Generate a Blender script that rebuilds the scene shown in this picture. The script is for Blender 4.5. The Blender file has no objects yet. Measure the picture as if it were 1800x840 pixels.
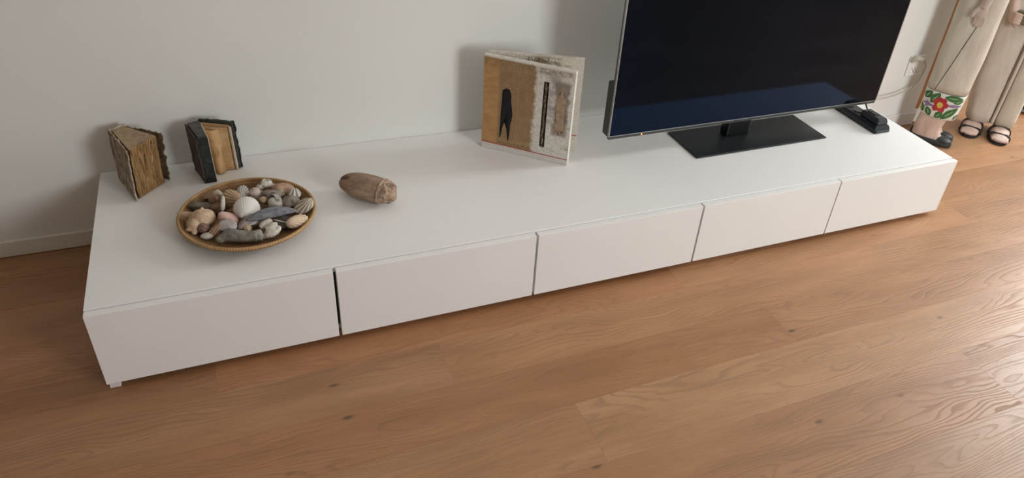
import bpy, bmesh, math, random
from math import pi, sin, cos, radians
from mathutils import Vector, Matrix, noise as mnoise

scene = bpy.context.scene
COL = scene.collection
random.seed(7)

# ------------------------------------------------------------------ camera, light, exposure
cam_d = bpy.data.cameras.new('camera')
cam = bpy.data.objects.new('camera', cam_d); COL.objects.link(cam)
cam.location = (0.42102, -1.66484, 1.55610)
cam.rotation_euler = (0.979559, -0.087993, -0.411381)
cam_d.sensor_width = 36.0
cam_d.lens = 1298.66 * 36.0 / 1800.0
cam_d.shift_x = -84.08 / 1800.0
cam_d.shift_y = -37.06 / 1800.0
cam_d.clip_start = 0.05
scene.camera = cam

world = bpy.data.worlds.new('sky'); scene.world = world
world.use_nodes = True
bg = world.node_tree.nodes['Background']
bg.inputs[0].default_value = (0.80, 0.88, 1.0, 1)
bg.inputs[1].default_value = 1.2

def window_light(name, loc, rot, sx, sy, energy, color):
    l = bpy.data.lights.new(name, 'AREA'); l.shape = 'RECTANGLE'
    l.size = sx; l.size_y = sy; l.energy = energy; l.color = color
    o = bpy.data.objects.new(name, l); COL.objects.link(o)
    o.location = loc; o.rotation_euler = rot
    return o
# daylight entering through the big window in the right wall and a smaller one behind the viewer
window_light('daylight_right', (5.48, 0.10, 1.70), (0, radians(90), 0), 1.5, 1.1, 98, (0.93, 0.985, 1.0))
window_light('daylight_front', (3.25, -4.28, 1.65), (radians(90), 0, 0), 1.3, 1.6, 112, (0.94, 0.99, 1.0))

vs = scene.view_settings
vs.view_transform = 'Standard'; vs.look = 'None'; vs.gamma = 1.0
vs.use_curve_mapping = False
vs.exposure = 0.13
scene.cycles.use_denoising = True
scene.cycles.max_bounces = 8
scene.cycles.diffuse_bounces = 5

# ------------------------------------------------------------------ node helpers
class G:
    def __init__(s, name, rough=0.5, spec=0.5):
        s.m = bpy.data.materials.new(name); s.m.use_nodes = True
        s.t = s.m.node_tree; s.b = s.t.nodes['Principled BSDF']
        s.b.inputs['Roughness'].default_value = rough
        s.b.inputs['Specular IOR Level'].default_value = spec
        s._obj = None
    def put(s, inp, v):
        if v is None: return
        if hasattr(v, 'is_output'): s.t.links.new(v, inp)
        else:
            if isinstance(v, (tuple, list)) and len(v) == 3 and len(inp.default_value) == 4: v = (*v, 1)
            inp.default_value = v
    def new(s, typ, **kw):
        n = s.t.nodes.new(typ)
        for k, v in kw.items(): setattr(n, k, v)
        return n
    def obj(s):
        if s._obj is None: s._obj = s.new('ShaderNodeTexCoord').outputs['Object']
        return s._obj
    def math(s, op, a, b=0.0, c=None, clamp=False):
        n = s.new('ShaderNodeMath', operation=op, use_clamp=clamp)
        s.put(n.inputs[0], a); s.put(n.inputs[1], b)
        if c is not None: s.put(n.inputs[2], c)
        return n.outputs[0]
    def add(s, a, b): return s.math('ADD', a, b)
    def mul(s, a, b): return s.math('MULTIPLY', a, b)
    def sep(s, v):
        n = s.new('ShaderNodeSeparateXYZ'); s.put(n.inputs[0], v); return n.outputs
    def comb(s, x, y, z):
        n = s.new('ShaderNodeCombineXYZ')
        for i, v in enumerate((x, y, z)): s.put(n.inputs[i], v)
        return n.outputs[0]
    def scale(s, v, sc):
        n = s.new('ShaderNodeVectorMath', operation='MULTIPLY'); s.put(n.inputs[0], v); s.put(n.inputs[1], sc); return n.outputs[0]
    def noise(s, v, scale=5, detail=2, rough=0.5, dist=0.0):
        n = s.new('ShaderNodeTexNoise'); s.put(n.inputs['Vector'], v)
        s.put(n.inputs['Scale'], scale); s.put(n.inputs['Detail'], detail); s.put(n.inputs['Roughness'], rough); s.put(n.inputs['Distortion'], dist)
        return n.outputs['Fac']
    def vor(s, v, scale=5, feature='F1'):
        n = s.new('ShaderNodeTexVoronoi', feature=feature); s.put(n.inputs['Vector'], v); s.put(n.inputs['Scale'], scale)
        return n.outputs['Distance']
    def ss(s, x, a, b):     # smoothstep a..b
        n = s.new('ShaderNodeMapRange', interpolation_type='SMOOTHSTEP')
        s.put(n.inputs[0], x); n.inputs[1].default_value = a; n.inputs[2].default_value = b
        return n.outputs[0]
    def band(s, x, a, b, e):   # 1 inside a..b with edge e
        return s.mul(s.ss(x, a - e, a + e), s.math('SUBTRACT', 1.0, s.ss(x, b - e, b + e)))
    def mix(s, f, a, b, blend='MIX'):
        n = s.new('ShaderNodeMix', data_type='RGBA', blend_type=blend)
        s.put(n.inputs[0], f); s.put(n.inputs[6], a); s.put(n.inputs[7], b); return n.outputs[2]
    def ramp(s, f, stops):
        n = s.new('ShaderNodeValToRGB'); s.put(n.inputs[0], f)
        e = n.color_ramp.elements
        while len(e) < len(stops): e.new(0.5)
        for q, (p, c) in zip(e, stops): q.position = p; q.color = (*c, 1)
        return n.outputs[0]
    def bump(s, h, strength=0.3, dist=0.002):
        n = s.new('ShaderNodeBump'); n.inputs['Strength'].default_value = strength; n.inputs['Distance'].default_value = dist
        s.put(n.inputs['Height'], h); s.t.links.new(n.outputs[0], s.b.inputs['Normal'])
    def color(s, c): s.put(s.b.inputs['Base Color'], c)
    def attr(s, name='Col'):
        n = s.new('ShaderNodeAttribute', attribute_name=name); return n.outputs['Color']

def simple(name, col, rough=0.5, spec=0.5, vary=0.06, nscale=30, bump=0.0, bscale=200, metal=0.0):
    g = G(name, rough, spec)
    n = g.noise(g.obj(), nscale, 4, 0.6)
    c1 = tuple(min(1, x * (1 + vary)) for x in col); c0 = tuple(x * (1 - vary) for x in col)
    g.color(g.ramp(n, [(0.3, c0), (0.7, c1)]))
    g.b.inputs['Metallic'].default_value = metal
    if bump: g.bump(g.noise(g.obj(), bscale, 3), bump, 0.001)
    return g.m

def natural(name, c0, c1, c2, scale=40, rough=0.7, bump=0.4, bdist=0.002):
    g = G(name, rough, 0.3)
    a = g.noise(g.obj(), scale, 5, 0.65, 0.6)
    g.color(g.ramp(a, [(0.30, c0), (0.5, c1), (0.70, c2)]))
    g.bump(g.noise(g.obj(), scale * 4, 4, 0.6), bump, bdist)
    return g.m

def attr_mat(name, rough=0.55, spec=0.4, grain=0.12, scale=120, bump=0.15):
    g = G(name, rough, spec)
    n = g.noise(g.obj(), scale, 4, 0.6)
    k = g.math('MULTIPLY_ADD', n, grain * 2, 1 - grain)
    g.color(g.mix(1.0, g.attr(), g.comb(k, k, k), 'MULTIPLY'))
    g.bump(n, bump, 0.001)
    return g.m

# ------------------------------------------------------------------ mesh helpers
def link(name, me, mat, parent=None, loc=None, rot=None):
    o = bpy.data.objects.new(name, me); COL.objects.link(o)
    if mat: me.materials.append(mat)
    if parent: o.parent = parent
    if loc is not None: o.location = loc
    if rot is not None: o.rotation_euler = rot
    return o
def from_data(name, verts, faces, mat, parent=None, loc=None, rot=None, smooth=False, cols=None):
    me = bpy.data.meshes.new(name); me.from_pydata([tuple(v) for v in verts], [], faces); me.update()
    if smooth: me.polygons.foreach_set('use_smooth', [True] * len(me.polygons))
    if cols is not None:
        a = me.color_attributes.new('Col', 'FLOAT_COLOR', 'POINT')
        flat = []
        for c in cols: flat.extend((c[0], c[1], c[2], 1.0))
        a.data.foreach_set('color', flat)
    return link(name, me, mat, parent, loc, rot)
def from_bm(name, bm, mat, parent=None, loc=None, rot=None, smooth=False):
    me = bpy.data.meshes.new(name); bmesh.ops.recalc_face_normals(bm, faces=bm.faces); bm.to_mesh(me); bm.free()
    if smooth: me.polygons.foreach_set('use_smooth', [True] * len(me.polygons))
    return link(name, me, mat, parent, loc, rot)
def bm_box(bm, a, b, bevel=0.0, seg=2):
    r = bmesh.ops.create_cube(bm, size=1.0)
    vs_ = r['verts']
    for v in vs_:
        v.co = Vector(((a[i] + b[i]) / 2 + v.co[i] * (b[i] - a[i]) for i in range(3)))
    if bevel:
        es = list({e for v in vs_ for e in v.link_edges})
        bmesh.ops.bevel(bm, geom=es, offset=bevel, segments=seg, profile=0.6, affect='EDGES')
def box(name, a, b, mat, parent=None, bevel=0.0, seg=2, loc=None, rot=None):
    bm = bmesh.new(); bm_box(bm, a, b, bevel, seg); return from_bm(name, bm, mat, parent, loc, rot)
def tube(name, pts, rad, mat, parent=None, seg=10, sub=6, smooth=True):
    # Catmull-Rom tube
    P = [Vector(p) for p in pts]; R_ = rad if isinstance(rad, (list, tuple)) else [rad] * len(P)
    path = []; rr = []
    for i in range(len(P) - 1):
        p0 = P[max(i - 1, 0)]; p1 = P[i]; p2 = P[i + 1]; p3 = P[min(i + 2, len(P) - 1)]
        for k in range(sub):
            t = k / sub
            path.append(0.5 * ((2 * p1) + (p2 - p0) * t + (2 * p0 - 5 * p1 + 4 * p2 - p3) * t * t + (3 * p1 - p0 - 3 * p2 + p3) * t ** 3))
            rr.append(R_[i] * (1 - t) + R_[i + 1] * t)
    path.append(P[-1]); rr.append(R_[-1])
    verts = []; faces = []
    up = Vector((0.13, 0.2, 1)).normalized()
    for i, p in enumerate(path):
        d = (path[min(i + 1, len(path) - 1)] - path[max(i - 1, 0)]).normalized()
        a = d.cross(up)
        if a.length < 1e-3: a = d.cross(Vector((1, 0, 0)))
        a.normalize(); b = d.cross(a).normalized()
        up = -b if b.dot(up) < 0 else b
        b = up; a = d.cross(b).normalized()
        for k in range(seg):
            w = 2 * pi * k / seg
            verts.append(p + (a * cos(w) + b * sin(w)) * rr[i])
    n = len(path)
    for i in range(n - 1):
        for k in range(seg):
            faces.append((i * seg + k, i * seg + (k + 1) % seg, (i + 1) * seg + (k + 1) % seg, (i + 1) * seg + k))
    faces.append(tuple(range(seg - 1, -1, -1))); faces.append(tuple((n - 1) * seg + k for k in range(seg)))
    return (verts, faces) if name is None else from_data(name, verts, faces, mat, parent, smooth=smooth)
def superell(w, rx, ry, p):
    c, s_ = cos(w), sin(w)
    return (rx * abs(c) ** (2 / p) * (1 if c >= 0 else -1), ry * abs(s_) ** (2 / p) * (1 if s_ >= 0 else -1))
def loft(name, secs, mat, parent=None, seg=40, smooth=True, cap=True, jitter=0.0, seed=0):
    # secs: (z, cx, cy, rx, ry, power)
    verts = []; faces = []
    for (z, cx, cy, rx, ry, p) in secs:
        for k in range(seg):
            x, y = superell(2 * pi * k / seg, rx, ry, p)
            j = 1 + jitter * mnoise.noise(Vector((x * 14 + seed, y * 14, z * 9)))
            verts.append((cx + x * j, cy + y * j, z))
    n = len(secs)
    for i in range(n - 1):
        for k in range(seg):
            faces.append((i * seg + k, i * seg + (k + 1) % seg, (i + 1) * seg + (k + 1) % seg, (i + 1) * seg + k))
    if cap:
        faces.append(tuple(range(seg - 1, -1, -1))); faces.append(tuple((n - 1) * seg + k for k in range(seg)))
    return (verts, faces) if name is None else from_data(name, verts, faces, mat, parent, smooth=smooth)
def ellipsoid(c, r, rot=None, nu=16, nv=10):
    verts = []; faces = []
    Rm = rot or Matrix.Identity(3)
    for i in range(nv + 1):
        th = pi * i / nv
        for k in range(nu):
            w = 2 * pi * k / nu
            verts.append(Vector(c) + Rm @ Vector((r[0] * sin(th) * cos(w), r[1] * sin(th) * sin(w), r[2] * cos(th))))
    for i in range(nv):
        for k in range(nu):
            faces.append((i * nu + k, (i + 1) * nu + k, (i + 1) * nu + (k + 1) % nu, i * nu + (k + 1) % nu))
    return verts, faces
def fused(name, pieces, mat, parent=None, voxel=0.004, smooth_it=6):
    # several overlapping closed pieces fused into one continuous skin
    V = []; F = []
    for (v, f) in pieces:
        o = len(V); V += [tuple(x) for x in v]; F += [tuple(i + o for i in q) for q in f]
    o = from_data(name, V, F, mat, parent, smooth=True)
    m = o.modifiers.new('remesh', 'REMESH'); m.mode = 'VOXEL'; m.voxel_size = voxel; m.use_smooth_shade = True
    s_ = o.modifiers.new('smooth', 'SMOOTH'); s_.iterations = smooth_it; s_.factor = 0.5
    return o
def thing(name, label, cat, loc=(0, 0, 0), rotz=0.0, group=None):
    o = bpy.data.objects.new(name, None); COL.objects.link(o)
    o.empty_display_size = 0.05
    o.location = loc; o.rotation_euler = (0, 0, rotz)
    return tag(o, label, cat, group)
def tag(o, label, cat, group=None):
    o['label'] = label; o['category'] = cat
    if group: o['group'] = group
    return o
def structure(o):
    o['kind'] = 'structure'; return o

def lerp3(a, b, t): t = max(0, min(1, t)); return tuple(a[i] + (b[i] - a[i]) * t for i in range(3))
# ------------------------------------------------------------------ materials
def make_wall():
    g = G('wall_paint', 0.85, 0.25)
    n = g.noise(g.obj(), 2.2, 3); c = g.ramp(n, [(0.3, (0.74, 0.732, 0.70)), (0.7, (0.765, 0.758, 0.726))])
    sp = g.ss(g.vor(g.obj(), 5.0), 0.018, 0.010)
    g.color(g.mix(g.mul(sp, 0.3), c, (0.35, 0.32, 0.29)))
    g.bump(g.noise(g.obj(), 260, 3), 0.12, 0.001); return g.m
M_WALL = make_wall()
M_CEIL = simple('ceiling_paint', (0.80, 0.79, 0.77), 0.9, 0.2, 0.02)
M_BASE = simple('baseboard_paint', (0.74, 0.71, 0.66), 0.5, 0.4, 0.03, 8)
def make_lacquer():
    g = G('white_lacquer', 0.42, 0.4)
    n = g.noise(g.obj(), 3.0, 4)
    c = g.ramp(n, [(0.3, (0.82, 0.81, 0.795)), (0.7, (0.84, 0.832, 0.818))])
    sp = g.ss(g.vor(g.obj(), 7.0), 0.02, 0.012)
    g.color(g.mix(g.mul(sp, 0.22), c, (0.40, 0.36, 0.32)))
    g.bump(g.noise(g.obj(), 420, 2), 0.05, 0.0006); return g.m
M_LAQ = make_lacquer()
M_DARKGAP = simple('dark_recess', (0.10, 0.09, 0.08), 0.9, 0.1)

def make_oak():
    g = G('oak_plank', 0.42, 0.45)
    info = g.new('ShaderNodeObjectInfo')
    tone, hue, seed = g.sep(info.outputs['Color'])
    x, y, z = g.sep(g.obj())
    sx = g.add(x, g.mul(seed, 41.0)); sy = g.add(y, g.mul(seed, 17.0)); sz = g.mul(seed, 9.0)
    # growth rings: straight along the board, swirling where the slow field bulges
    field = g.noise(g.comb(g.mul(sx, 1.5), g.mul(sy, 8.5), sz), 1.0, 2.0, 0.45, 0.35)
    rings = g.math('MULTIPLY_ADD', field, 17.0, g.mul(y, 62.0))
    wob = g.noise(g.comb(g.mul(sx, 14.0), g.mul(sy, 60.0), sz), 1.0, 3, 0.6)
    rings = g.math('MULTIPLY_ADD', wob, 0.55, rings)
    fr = g.math('FRACT', rings)
    line = g.mul(g.ss(fr, 0.50, 0.93), g.math('SUBTRACT', 1.0, g.ss(fr, 0.94, 1.0)))
    amt = g.ss(g.noise(g.comb(g.mul(sx, 0.9), g.mul(sy, 5), g.add(sz, 4)), 1.0, 1), 0.34, 0.62)
    line = g.mul(line, g.math('MULTIPLY_ADD', amt, 0.75, 0.25))
    fiber = g.noise(g.comb(g.mul(sx, 7.0), g.mul(sy, 330.0), sz), 1.0, 3, 0.6)
    pores = g.ss(g.noise(g.comb(g.mul(sx, 30.0), g.mul(sy, 620.0), sz), 1.0, 2, 0.6), 0.60, 0.74)
    blotch = g.noise(g.comb(g.mul(sx, 2.2), g.mul(sy, 12.0), g.add(sz, 7)), 1.0, 4, 0.6)
    base = g.ramp(blotch, [(0.28, (0.30, 0.160, 0.078)), (0.5, (0.365, 0.200, 0.102)), (0.72, (0.42, 0.240, 0.130))])
    base = g.mix(g.mul(hue, 0.75), base, g.mix(1.0, base, (1.02, 0.80, 0.66), 'MULTIPLY'))
    t2 = g.math('MULTIPLY_ADD', tone, 0.34, 0.83)
    base = g.mix(1.0, base, g.comb(t2, t2, t2), 'MULTIPLY')
    f2 = g.math('MULTIPLY_ADD', fiber, 0.36, 0.82)
    base = g.mix(1.0, base, g.comb(f2, f2, f2), 'MULTIPLY')
    base = g.mix(g.mul(line, 0.44), base, (0.20, 0.105, 0.055))
    base = g.mix(g.mul(pores, 0.48), base, (0.15, 0.08, 0.045))
    kn = g.vor(g.comb(g.mul(sx, 3.4), g.mul(sy, 7.5), sz), 1.0)
    knot = g.ss(g.math('MULTIPLY_ADD', wob, 0.04, kn), 0.098, 0.045)
    base = g.mix(g.mul(knot, 0.8), base, (0.09, 0.048, 0.028))
    g.color(base)
    g.put(g.b.inputs['Roughness'], g.math('MULTIPLY_ADD', line, 0.20, g.math('MULTIPLY_ADD', fiber, 0.12, 0.31)))
    h = g.math('SUBTRACT', g.math('MULTIPLY_ADD', fiber, 0.25, 0.5), g.add(g.mul(line, 0.7), g.mul(pores, 0.35)))
    g.bump(h, 0.35, 0.0012)
    return g.m
M_OAK = make_oak()

def make_trimwood():
    g = G('orange_pine', 0.6, 0.3)
    x, y, z = g.sep(g.obj())
    n = g.noise(g.comb(g.mul(x, 60), g.mul(y, 60), g.mul(z, 4)), 1.0, 4, 0.6)
    c = g.ramp(n, [(0.3, (0.30, 0.135, 0.055)), (0.6, (0.50, 0.26, 0.115)), (0.8, (0.60, 0.35, 0.20))])
    g.color(c); g.bump(n, 0.3, 0.001); return g.m
M_TRIM = make_trimwood()

# ------------------------------------------------------------------ the room
D = 0.7083      # back wall plane
HT = 0.255      # drawer front top
XL, XR, YF, YB, ZC = -2.6, 5.4, -4.2, 2.8, 2.6
WX = 3.582      # where the back wall ends

structure(box('wall_back', (XL, D, 0), (WX, D + 0.11, ZC), M_WALL))
M_WALL2 = simple('bounce_cutting_wall', (0.42, 0.39, 0.33), 0.9, 0.2, 0.03, 3)  # unseen left and front walls coloured darker to lower the bounce light
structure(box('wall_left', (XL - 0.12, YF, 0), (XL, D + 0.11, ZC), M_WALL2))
structure(box('wall_far', (WX - 0.6, YB, 0), (XR + 0.12, YB + 0.12, ZC), M_WALL))
structure(box('wall_side', (WX - 0.72, D + 0.11, 0), (WX - 0.6, YB + 0.12, ZC), M_WALL))
structure(box('ceiling', (XL - 0.12, YF - 0.12, ZC), (XR + 0.12, YB + 0.12, ZC + 0.1), M_CEIL))
def wall_with_window(name, axis, c0, c1, a0, a1, wa0, wa1, wz0, wz1):
    bm = bmesh.new()
    def b(p0, p1, z0, z1):
        if axis == 'x': bm_box(bm, (c0, p0, z0), (c1, p1, z1))
        else: bm_box(bm, (p0, c0, z0), (p1, c1, z1))
    b(a0, wa0, 0, ZC); b(wa1, a1, 0, ZC); b(wa0, wa1, 0, wz0); b(wa0, wa1, wz1, ZC)
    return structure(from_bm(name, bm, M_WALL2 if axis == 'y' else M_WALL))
wall_with_window('wall_right', 'x', XR, XR + 0.12, YF - 0.12, YB, -0.45, 0.65, 0.95, 2.45)
wall_with_window('wall_front', 'y', YF - 0.12, YF, XL - 0.12, XR, 2.6, 3.9, 0.85, 2.45)
M_FRAME = simple('window_frame_paint', (0.8, 0.8, 0.79), 0.4, 0.5, 0.01)
def window(name, axis, c, a0, a1, z0, z1, nm):
    w = thing(name, 'white framed window', 'window', (0, 0, 0)); del w['label']; del w['category']; structure(w)
    def fr(p0, p1, q0, q1):
        if axis == 'x': box('window_frame', (c - 0.03, p0, q0), (c + 0.03, p1, q1), M_FRAME, w, 0.003)
        else: box('window_frame', (p0, c - 0.03, q0), (p1, c + 0.03, q1), M_FRAME, w, 0.003)
    fr(a0, a1, z0, z0 + 0.05); fr(a0, a1, z1 - 0.05, z1)
    for k in range(nm + 1):
        t = a0 + (a1 - a0 - 0.05) * k / nm
        fr(t, t + 0.05, z0 + 0.05, z1 - 0.05)
window('window_1', 'x', XR + 0.05, -0.45, 0.65, 0.95, 2.45, 1)
window('window_2', 'y', YF - 0.05, 2.6, 3.9, 0.85, 2.45, 1)

# floor: dark sub-floor with every oak plank its own board
floor = structure(box('floor', (XL - 0.12, YF - 0.12, -0.06), (XR + 0.12, YB + 0.12, -0.012), simple('subfloor', (0.10, 0.06, 0.035), 0.9)))
ys = [-0.88 - 0.2 * k for k in range(17, 0, -1)] + [-0.88, -0.648, -0.443, -0.27, -0.098, 0.075] + [0.075 + 0.174 * k for k in range(1, 16)]
joints = {(-0.098, 0.075): [-1.7, 0.258, 1.72, 3.12, 4.7], (-0.27, -0.098): [-1.1, 0.86, 2.55, 4.3],
          (-0.443, -0.27): [-0.2, 1.93, 3.7], (-0.648, -0.443): [-0.9, 1.15, 3.2, 5.0], (-0.88, -0.648): [0.3, 2.42, 4.4],
          (0.075, 0.249): [-0.6, 1.2, 2.8, 4.1]}
TONES = {(-0.443, -0.27): [(0.45, 0.55), (0.38, 0.72), (0.50, 0.5), (0.4, 0.5)], (-0.648, -0.443): [(0.30, 0.6), (0.62, 0.25), (0.85, 0.05), (0.7, 0.2), (0.6, 0.3)],
         (-0.27, -0.098): [(0.40, 0.4), (0.45, 0.35), (0.75, 0.45), (0.6, 0.4), (0.6, 0.3)], (-0.098, 0.075): [(0.4, 0.7), (0.20, 0.75), (0.60, 0.95), (0.85, 0.5), (0.45, 0.45), (0.5, 0.4)],
         (-0.88, -0.648): [(0.35, 0.6), (0.35, 0.45), (0.30, 0.30), (0.6, 0.2)]}
prng = random.Random(21)
for i in range(len(ys) - 1):
    y0, y1 = ys[i], ys[i + 1]
    if y1 < YF or y0 > YB: continue
    js = joints.get((round(y0, 3), round(y1, 3)))
    if js is None:
        s0 = XL + prng.uniform(0.3, 1.9); js = []
        while s0 < XR: js.append(s0); s0 += prng.uniform(1.7, 2.1)
    xs = [XL - 0.1] + [j for j in js if XL < j < XR] + [XR + 0.1]
    for k in range(len(xs) - 1):
        x0, x1 = xs[k], xs[k + 1]; cx, cy = (x0 + x1) / 2, (y0 + y1) / 2
        hx, hy = (x1 - x0) / 2 - 0.00003, (y1 - y0) / 2 - 0.00015
        e = 0.0003
        v = [(-hx, -hy, -0.012), (hx, -hy, -0.012), (hx, hy, -0.012), (-hx, hy, -0.012),
             (-hx, -hy, -e), (hx, -hy, -e), (hx, hy, -e), (-hx, hy, -e),
             (-hx + e, -hy + e, 0), (hx - e, -hy + e, 0), (hx - e, hy - e, 0), (-hx + e, hy - e, 0)]
        f = [(3, 2, 1, 0), (0, 1, 5, 4), (1, 2, 6, 5), (2, 3, 7, 6), (3, 0, 4, 7), (4, 5, 9, 8), (5, 6, 10, 9), (6, 7, 11, 10), (7, 4, 8, 11), (8, 9, 10, 11)]
        o = from_data('plank', v, f, M_OAK, floor, loc=(cx, cy, 0))
        o.color = (0.15 + 0.7 * prng.random(), prng.random(), prng.random(), 1)
        tn = TONES.get((round(y0, 3), round(y1, 3)))
        if tn: o.color = (tn[k % len(tn)][0], tn[k % len(tn)][1], o.color[2], 1)

# baseboards and the wooden post that ends the wall
structure(box('baseboard_left', (XL, D - 0.012, 0.002), (-0.02, D, 0.058), M_BASE, bevel=0.003))
structure(box('baseboard_right', (3.01, D - 0.012, 0.002), (WX + 0.006, D, 0.068), M_BASE, bevel=0.003))
structure(box('trim_1', (WX, D + 0.012, 0.075), (WX + 0.045, D + 0.11, ZC - 0.02), M_TRIM, bevel=0.003))
structure(box('trim_2', (WX, D + 0.006, 0.002), (WX + 0.055, D + 0.12, 0.075), M_BASE, bevel=0.004))

# ------------------------------------------------------------------ the low media bench
BW = 3.0
TOPZ = 0.2585
bench = thing('tv_bench', 'long low white media bench with five plain drawers against the wall', 'tv bench')
box('top_panel', (0.0, 0.024, TOPZ - 0.02), (BW - 0.004, D - 0.002, TOPZ), M_LAQ, bench, 0.0012)
box('side_panel', (0.001, 0.026, 0.024), (0.019, D - 0.004, TOPZ - 0.0205), M_LAQ, bench, 0.001)
box('side_panel', (BW - 0.023, 0.026, 0.024), (BW - 0.005, D - 0.004, TOPZ - 0.0205), M_LAQ, bench, 0.001)
box('bottom_panel', (0.0195, 0.03, 0.024), (BW - 0.0235, D - 0.004, 0.04), M_LAQ, bench, 0.001)
box('back_panel', (0.0195, D - 0.012, 0.0405), (BW - 0.0235, D - 0.005, TOPZ - 0.0205), M_LAQ, bench)
for k in range(1, 5):
    xs_ = 0.6 * k
    box('divider', (xs_ - 0.009, 0.034, 0.0405), (xs_ + 0.009, D - 0.013, TOPZ - 0.021), M_DARKGAP, bench)
seams = [0.0, 0.597, 1.2, 1.804, 2.404, 3.002]
gaps = [0, 0.0042, 0.0035, 0.0036, 0.0024, 0]
for k in range(5):
    x0 = seams[k] + gaps[k]; x1 = seams[k + 1] - gaps[k + 1]
    d = box('drawer', (x0 + 0.02, 0.024, 0.05), (x1 - 0.02, 0.46, 0.215), M_DARKGAP, bench)
    box('drawer_front', (x0, 0.0, 0.0215), (x1, 0.0215, HT), M_LAQ, d, 0.0014)
M_FOOT = simple('foot_plastic', (0.72, 0.70, 0.67), 0.5)
for x0 in (0.004, 0.585, 1.185, 1.785, 2.385, 2.945):
    for y0 in (0.006, D - 0.06):
        if y0 < 0.1 and x0 > 0.5: y_ = 0.12
        else: y_ = y0
        box('foot', (x0, y_, 0.0005), (x0 + 0.026, y_ + 0.04, 0.0212 if y_ < 0.02 else 0.0238), M_FOOT, bench, 0.002)

# ------------------------------------------------------------------ television
M_SCREEN = G('screen_glass', 0.04, 0.42)
M_SCREEN.color((0.002, 0.003, 0.0035))
M_SCREEN.b.inputs['Specular Tint'].default_value = (0.13, 0.33, 0.97, 1)
_n = M_SCREEN.noise(M_SCREEN.obj(), 3, 2); M_SCREEN.put(M_SCREEN.b.inputs['Roughness'], M_SCREEN.math('MULTIPLY_ADD', _n, 0.02, 0.05))
M_SCREEN = M_SCREEN.m
M_TVDARK = simple('tv_plastic', (0.048, 0.050, 0.047), 0.45, 0.4, 0.1, 60, 0.1, 600)
M_SILVER = simple('tv_edge_metal', (0.42, 0.42, 0.42), 0.35, 0.5, 0.04, 60, metal=0.8)
M_BASEBLK = simple('tv_base_black', (0.012, 0.015, 0.017), 0.34, 0.5, 0.12, 20, 0.06, 500)
tw, th = 1.281, 0.735
tv = thing('television', 'large black flat screen television on a rectangular pedestal stand', 'television', (2.256, 0.386, TOPZ), radians(0.8))
zb = 0.0785     # lower edge above the bench
box('screen', (-tw / 2 + 0.004, -0.006, zb + 0.014), (tw / 2 - 0.004, 0.000, zb + th - 0.004), M_SCREEN, tv)
bm = bmesh.new()
bm_box(bm, (-tw / 2, -0.007, zb + 0.0113), (tw / 2, 0.002, zb + 0.0138)); bm_box(bm, (-tw / 2, -0.007, zb + th - 0.0038), (tw / 2, 0.002, zb + th))
bm_box(bm, (-tw / 2, -0.007, zb + 0.0138), (-tw / 2 + 0.0026, 0.002, zb + th - 0.0038)); bm_box(bm, (tw / 2 - 0.0038, -0.007, zb + 0.0138), (tw / 2, 0.002, zb + th - 0.0038))
from_bm('bezel', bm, M_SILVER, tv)
box('chin', (-tw / 2 + 0.001, -0.005, zb), (tw / 2 - 0.001, 0.006, zb + 0.0111), M_TVDARK, tv, 0.001)
box('back_panel', (-tw / 2 + 0.001, 0.0022, zb + 0.0106), (tw / 2 - 0.001, 0.012, zb + th - 0.001), M_TVDARK, tv, 0.001)
box('rear_housing', (-tw / 2 + 0.003, 0.0121, zb + 0.002), (tw / 2 - 0.003, 0.052, zb + 0.205), M_TVDARK, tv, 0.006)
bm = bmesh.new(); bmesh.ops.create_uvsphere(bm, u_segments=12, v_segments=8, radius=0.0024)
M_LED = G('standby_led', 0.3); M_LED.color((0.9, 0.2, 0.08)); M_LED.b.inputs['Emission Color'].default_value = (1, 0.16, 0.05, 1); M_LED.b.inputs['Emission Strength'].default_value = 6.0
o = from_bm('standby_light', bm, M_LED.m, tv, loc=(-tw / 2 + 0.137, -0.0055, zb + 0.0055), smooth=True); o['label'] = 'tiny glowing red standby light'
bm = bmesh.new(); bm_box(bm, (-0.305, -0.098, 0.0006), (0.32, 0.112, 0.0075), 0.003, 2)
from_bm('stand_base', bm, M_BASEBLK, tv)
box('stand_neck', (-0.095, 0.014, 0.0076), (0.015, 0.06, zb + 0.06), simple('neck_black', (0.005, 0.006, 0.007), 0.3, 0.4), tv, 0.006)

# ------------------------------------------------------------------ power strip, adapter, cords, wall outlet
M_STRIP = simple('black_plastic', (0.012, 0.016, 0.020), 0.38, 0.5, 0.15, 40, 0.15, 400)
M_STRIP2 = simple('charcoal_plastic', (0.030, 0.036, 0.044), 0.36, 0.5, 0.15, 40, 0.15, 400)
ps = thing('power_strip', 'long black power strip lying on bench beyond the television stand', 'power strip', (2.858, 0.27, TOPZ), 0)
def prism_y(name, prof, y0, y1, mat, parent, bevel=0.002, slope=0.0):
    n = len(prof); bm = bmesh.new()
    a = [bm.verts.new((x, y0 + slope * z, z)) for x, z in prof]; b = [bm.verts.new((x, y1, z)) for x, z in prof]
    bm.faces.new(a); bm.faces.new(b[::-1])
    for i in range(n): bm.faces.new((a[i], a[(i + 1) % n], b[(i + 1) % n], b[i]))
    bmesh.ops.bevel(bm, geom=list(bm.edges), offset=bevel, segments=2, affect='EDGES')
    return from_bm(name, bm, mat, parent)
prism_y('strip_body', [(-0.042, 0.0005), (0.042, 0.0005), (0.042, 0.018), (0.034, 0.03), (-0.034, 0.03), (-0.042, 0.018)], 0.0, 0.335, M_STRIP, ps, 0.002, 0.35)
box('end_cap', (-0.036, -0.0012, 0.004), (0.036, 0.0025, 0.014), M_STRIP2, ps, 0.001)
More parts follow.
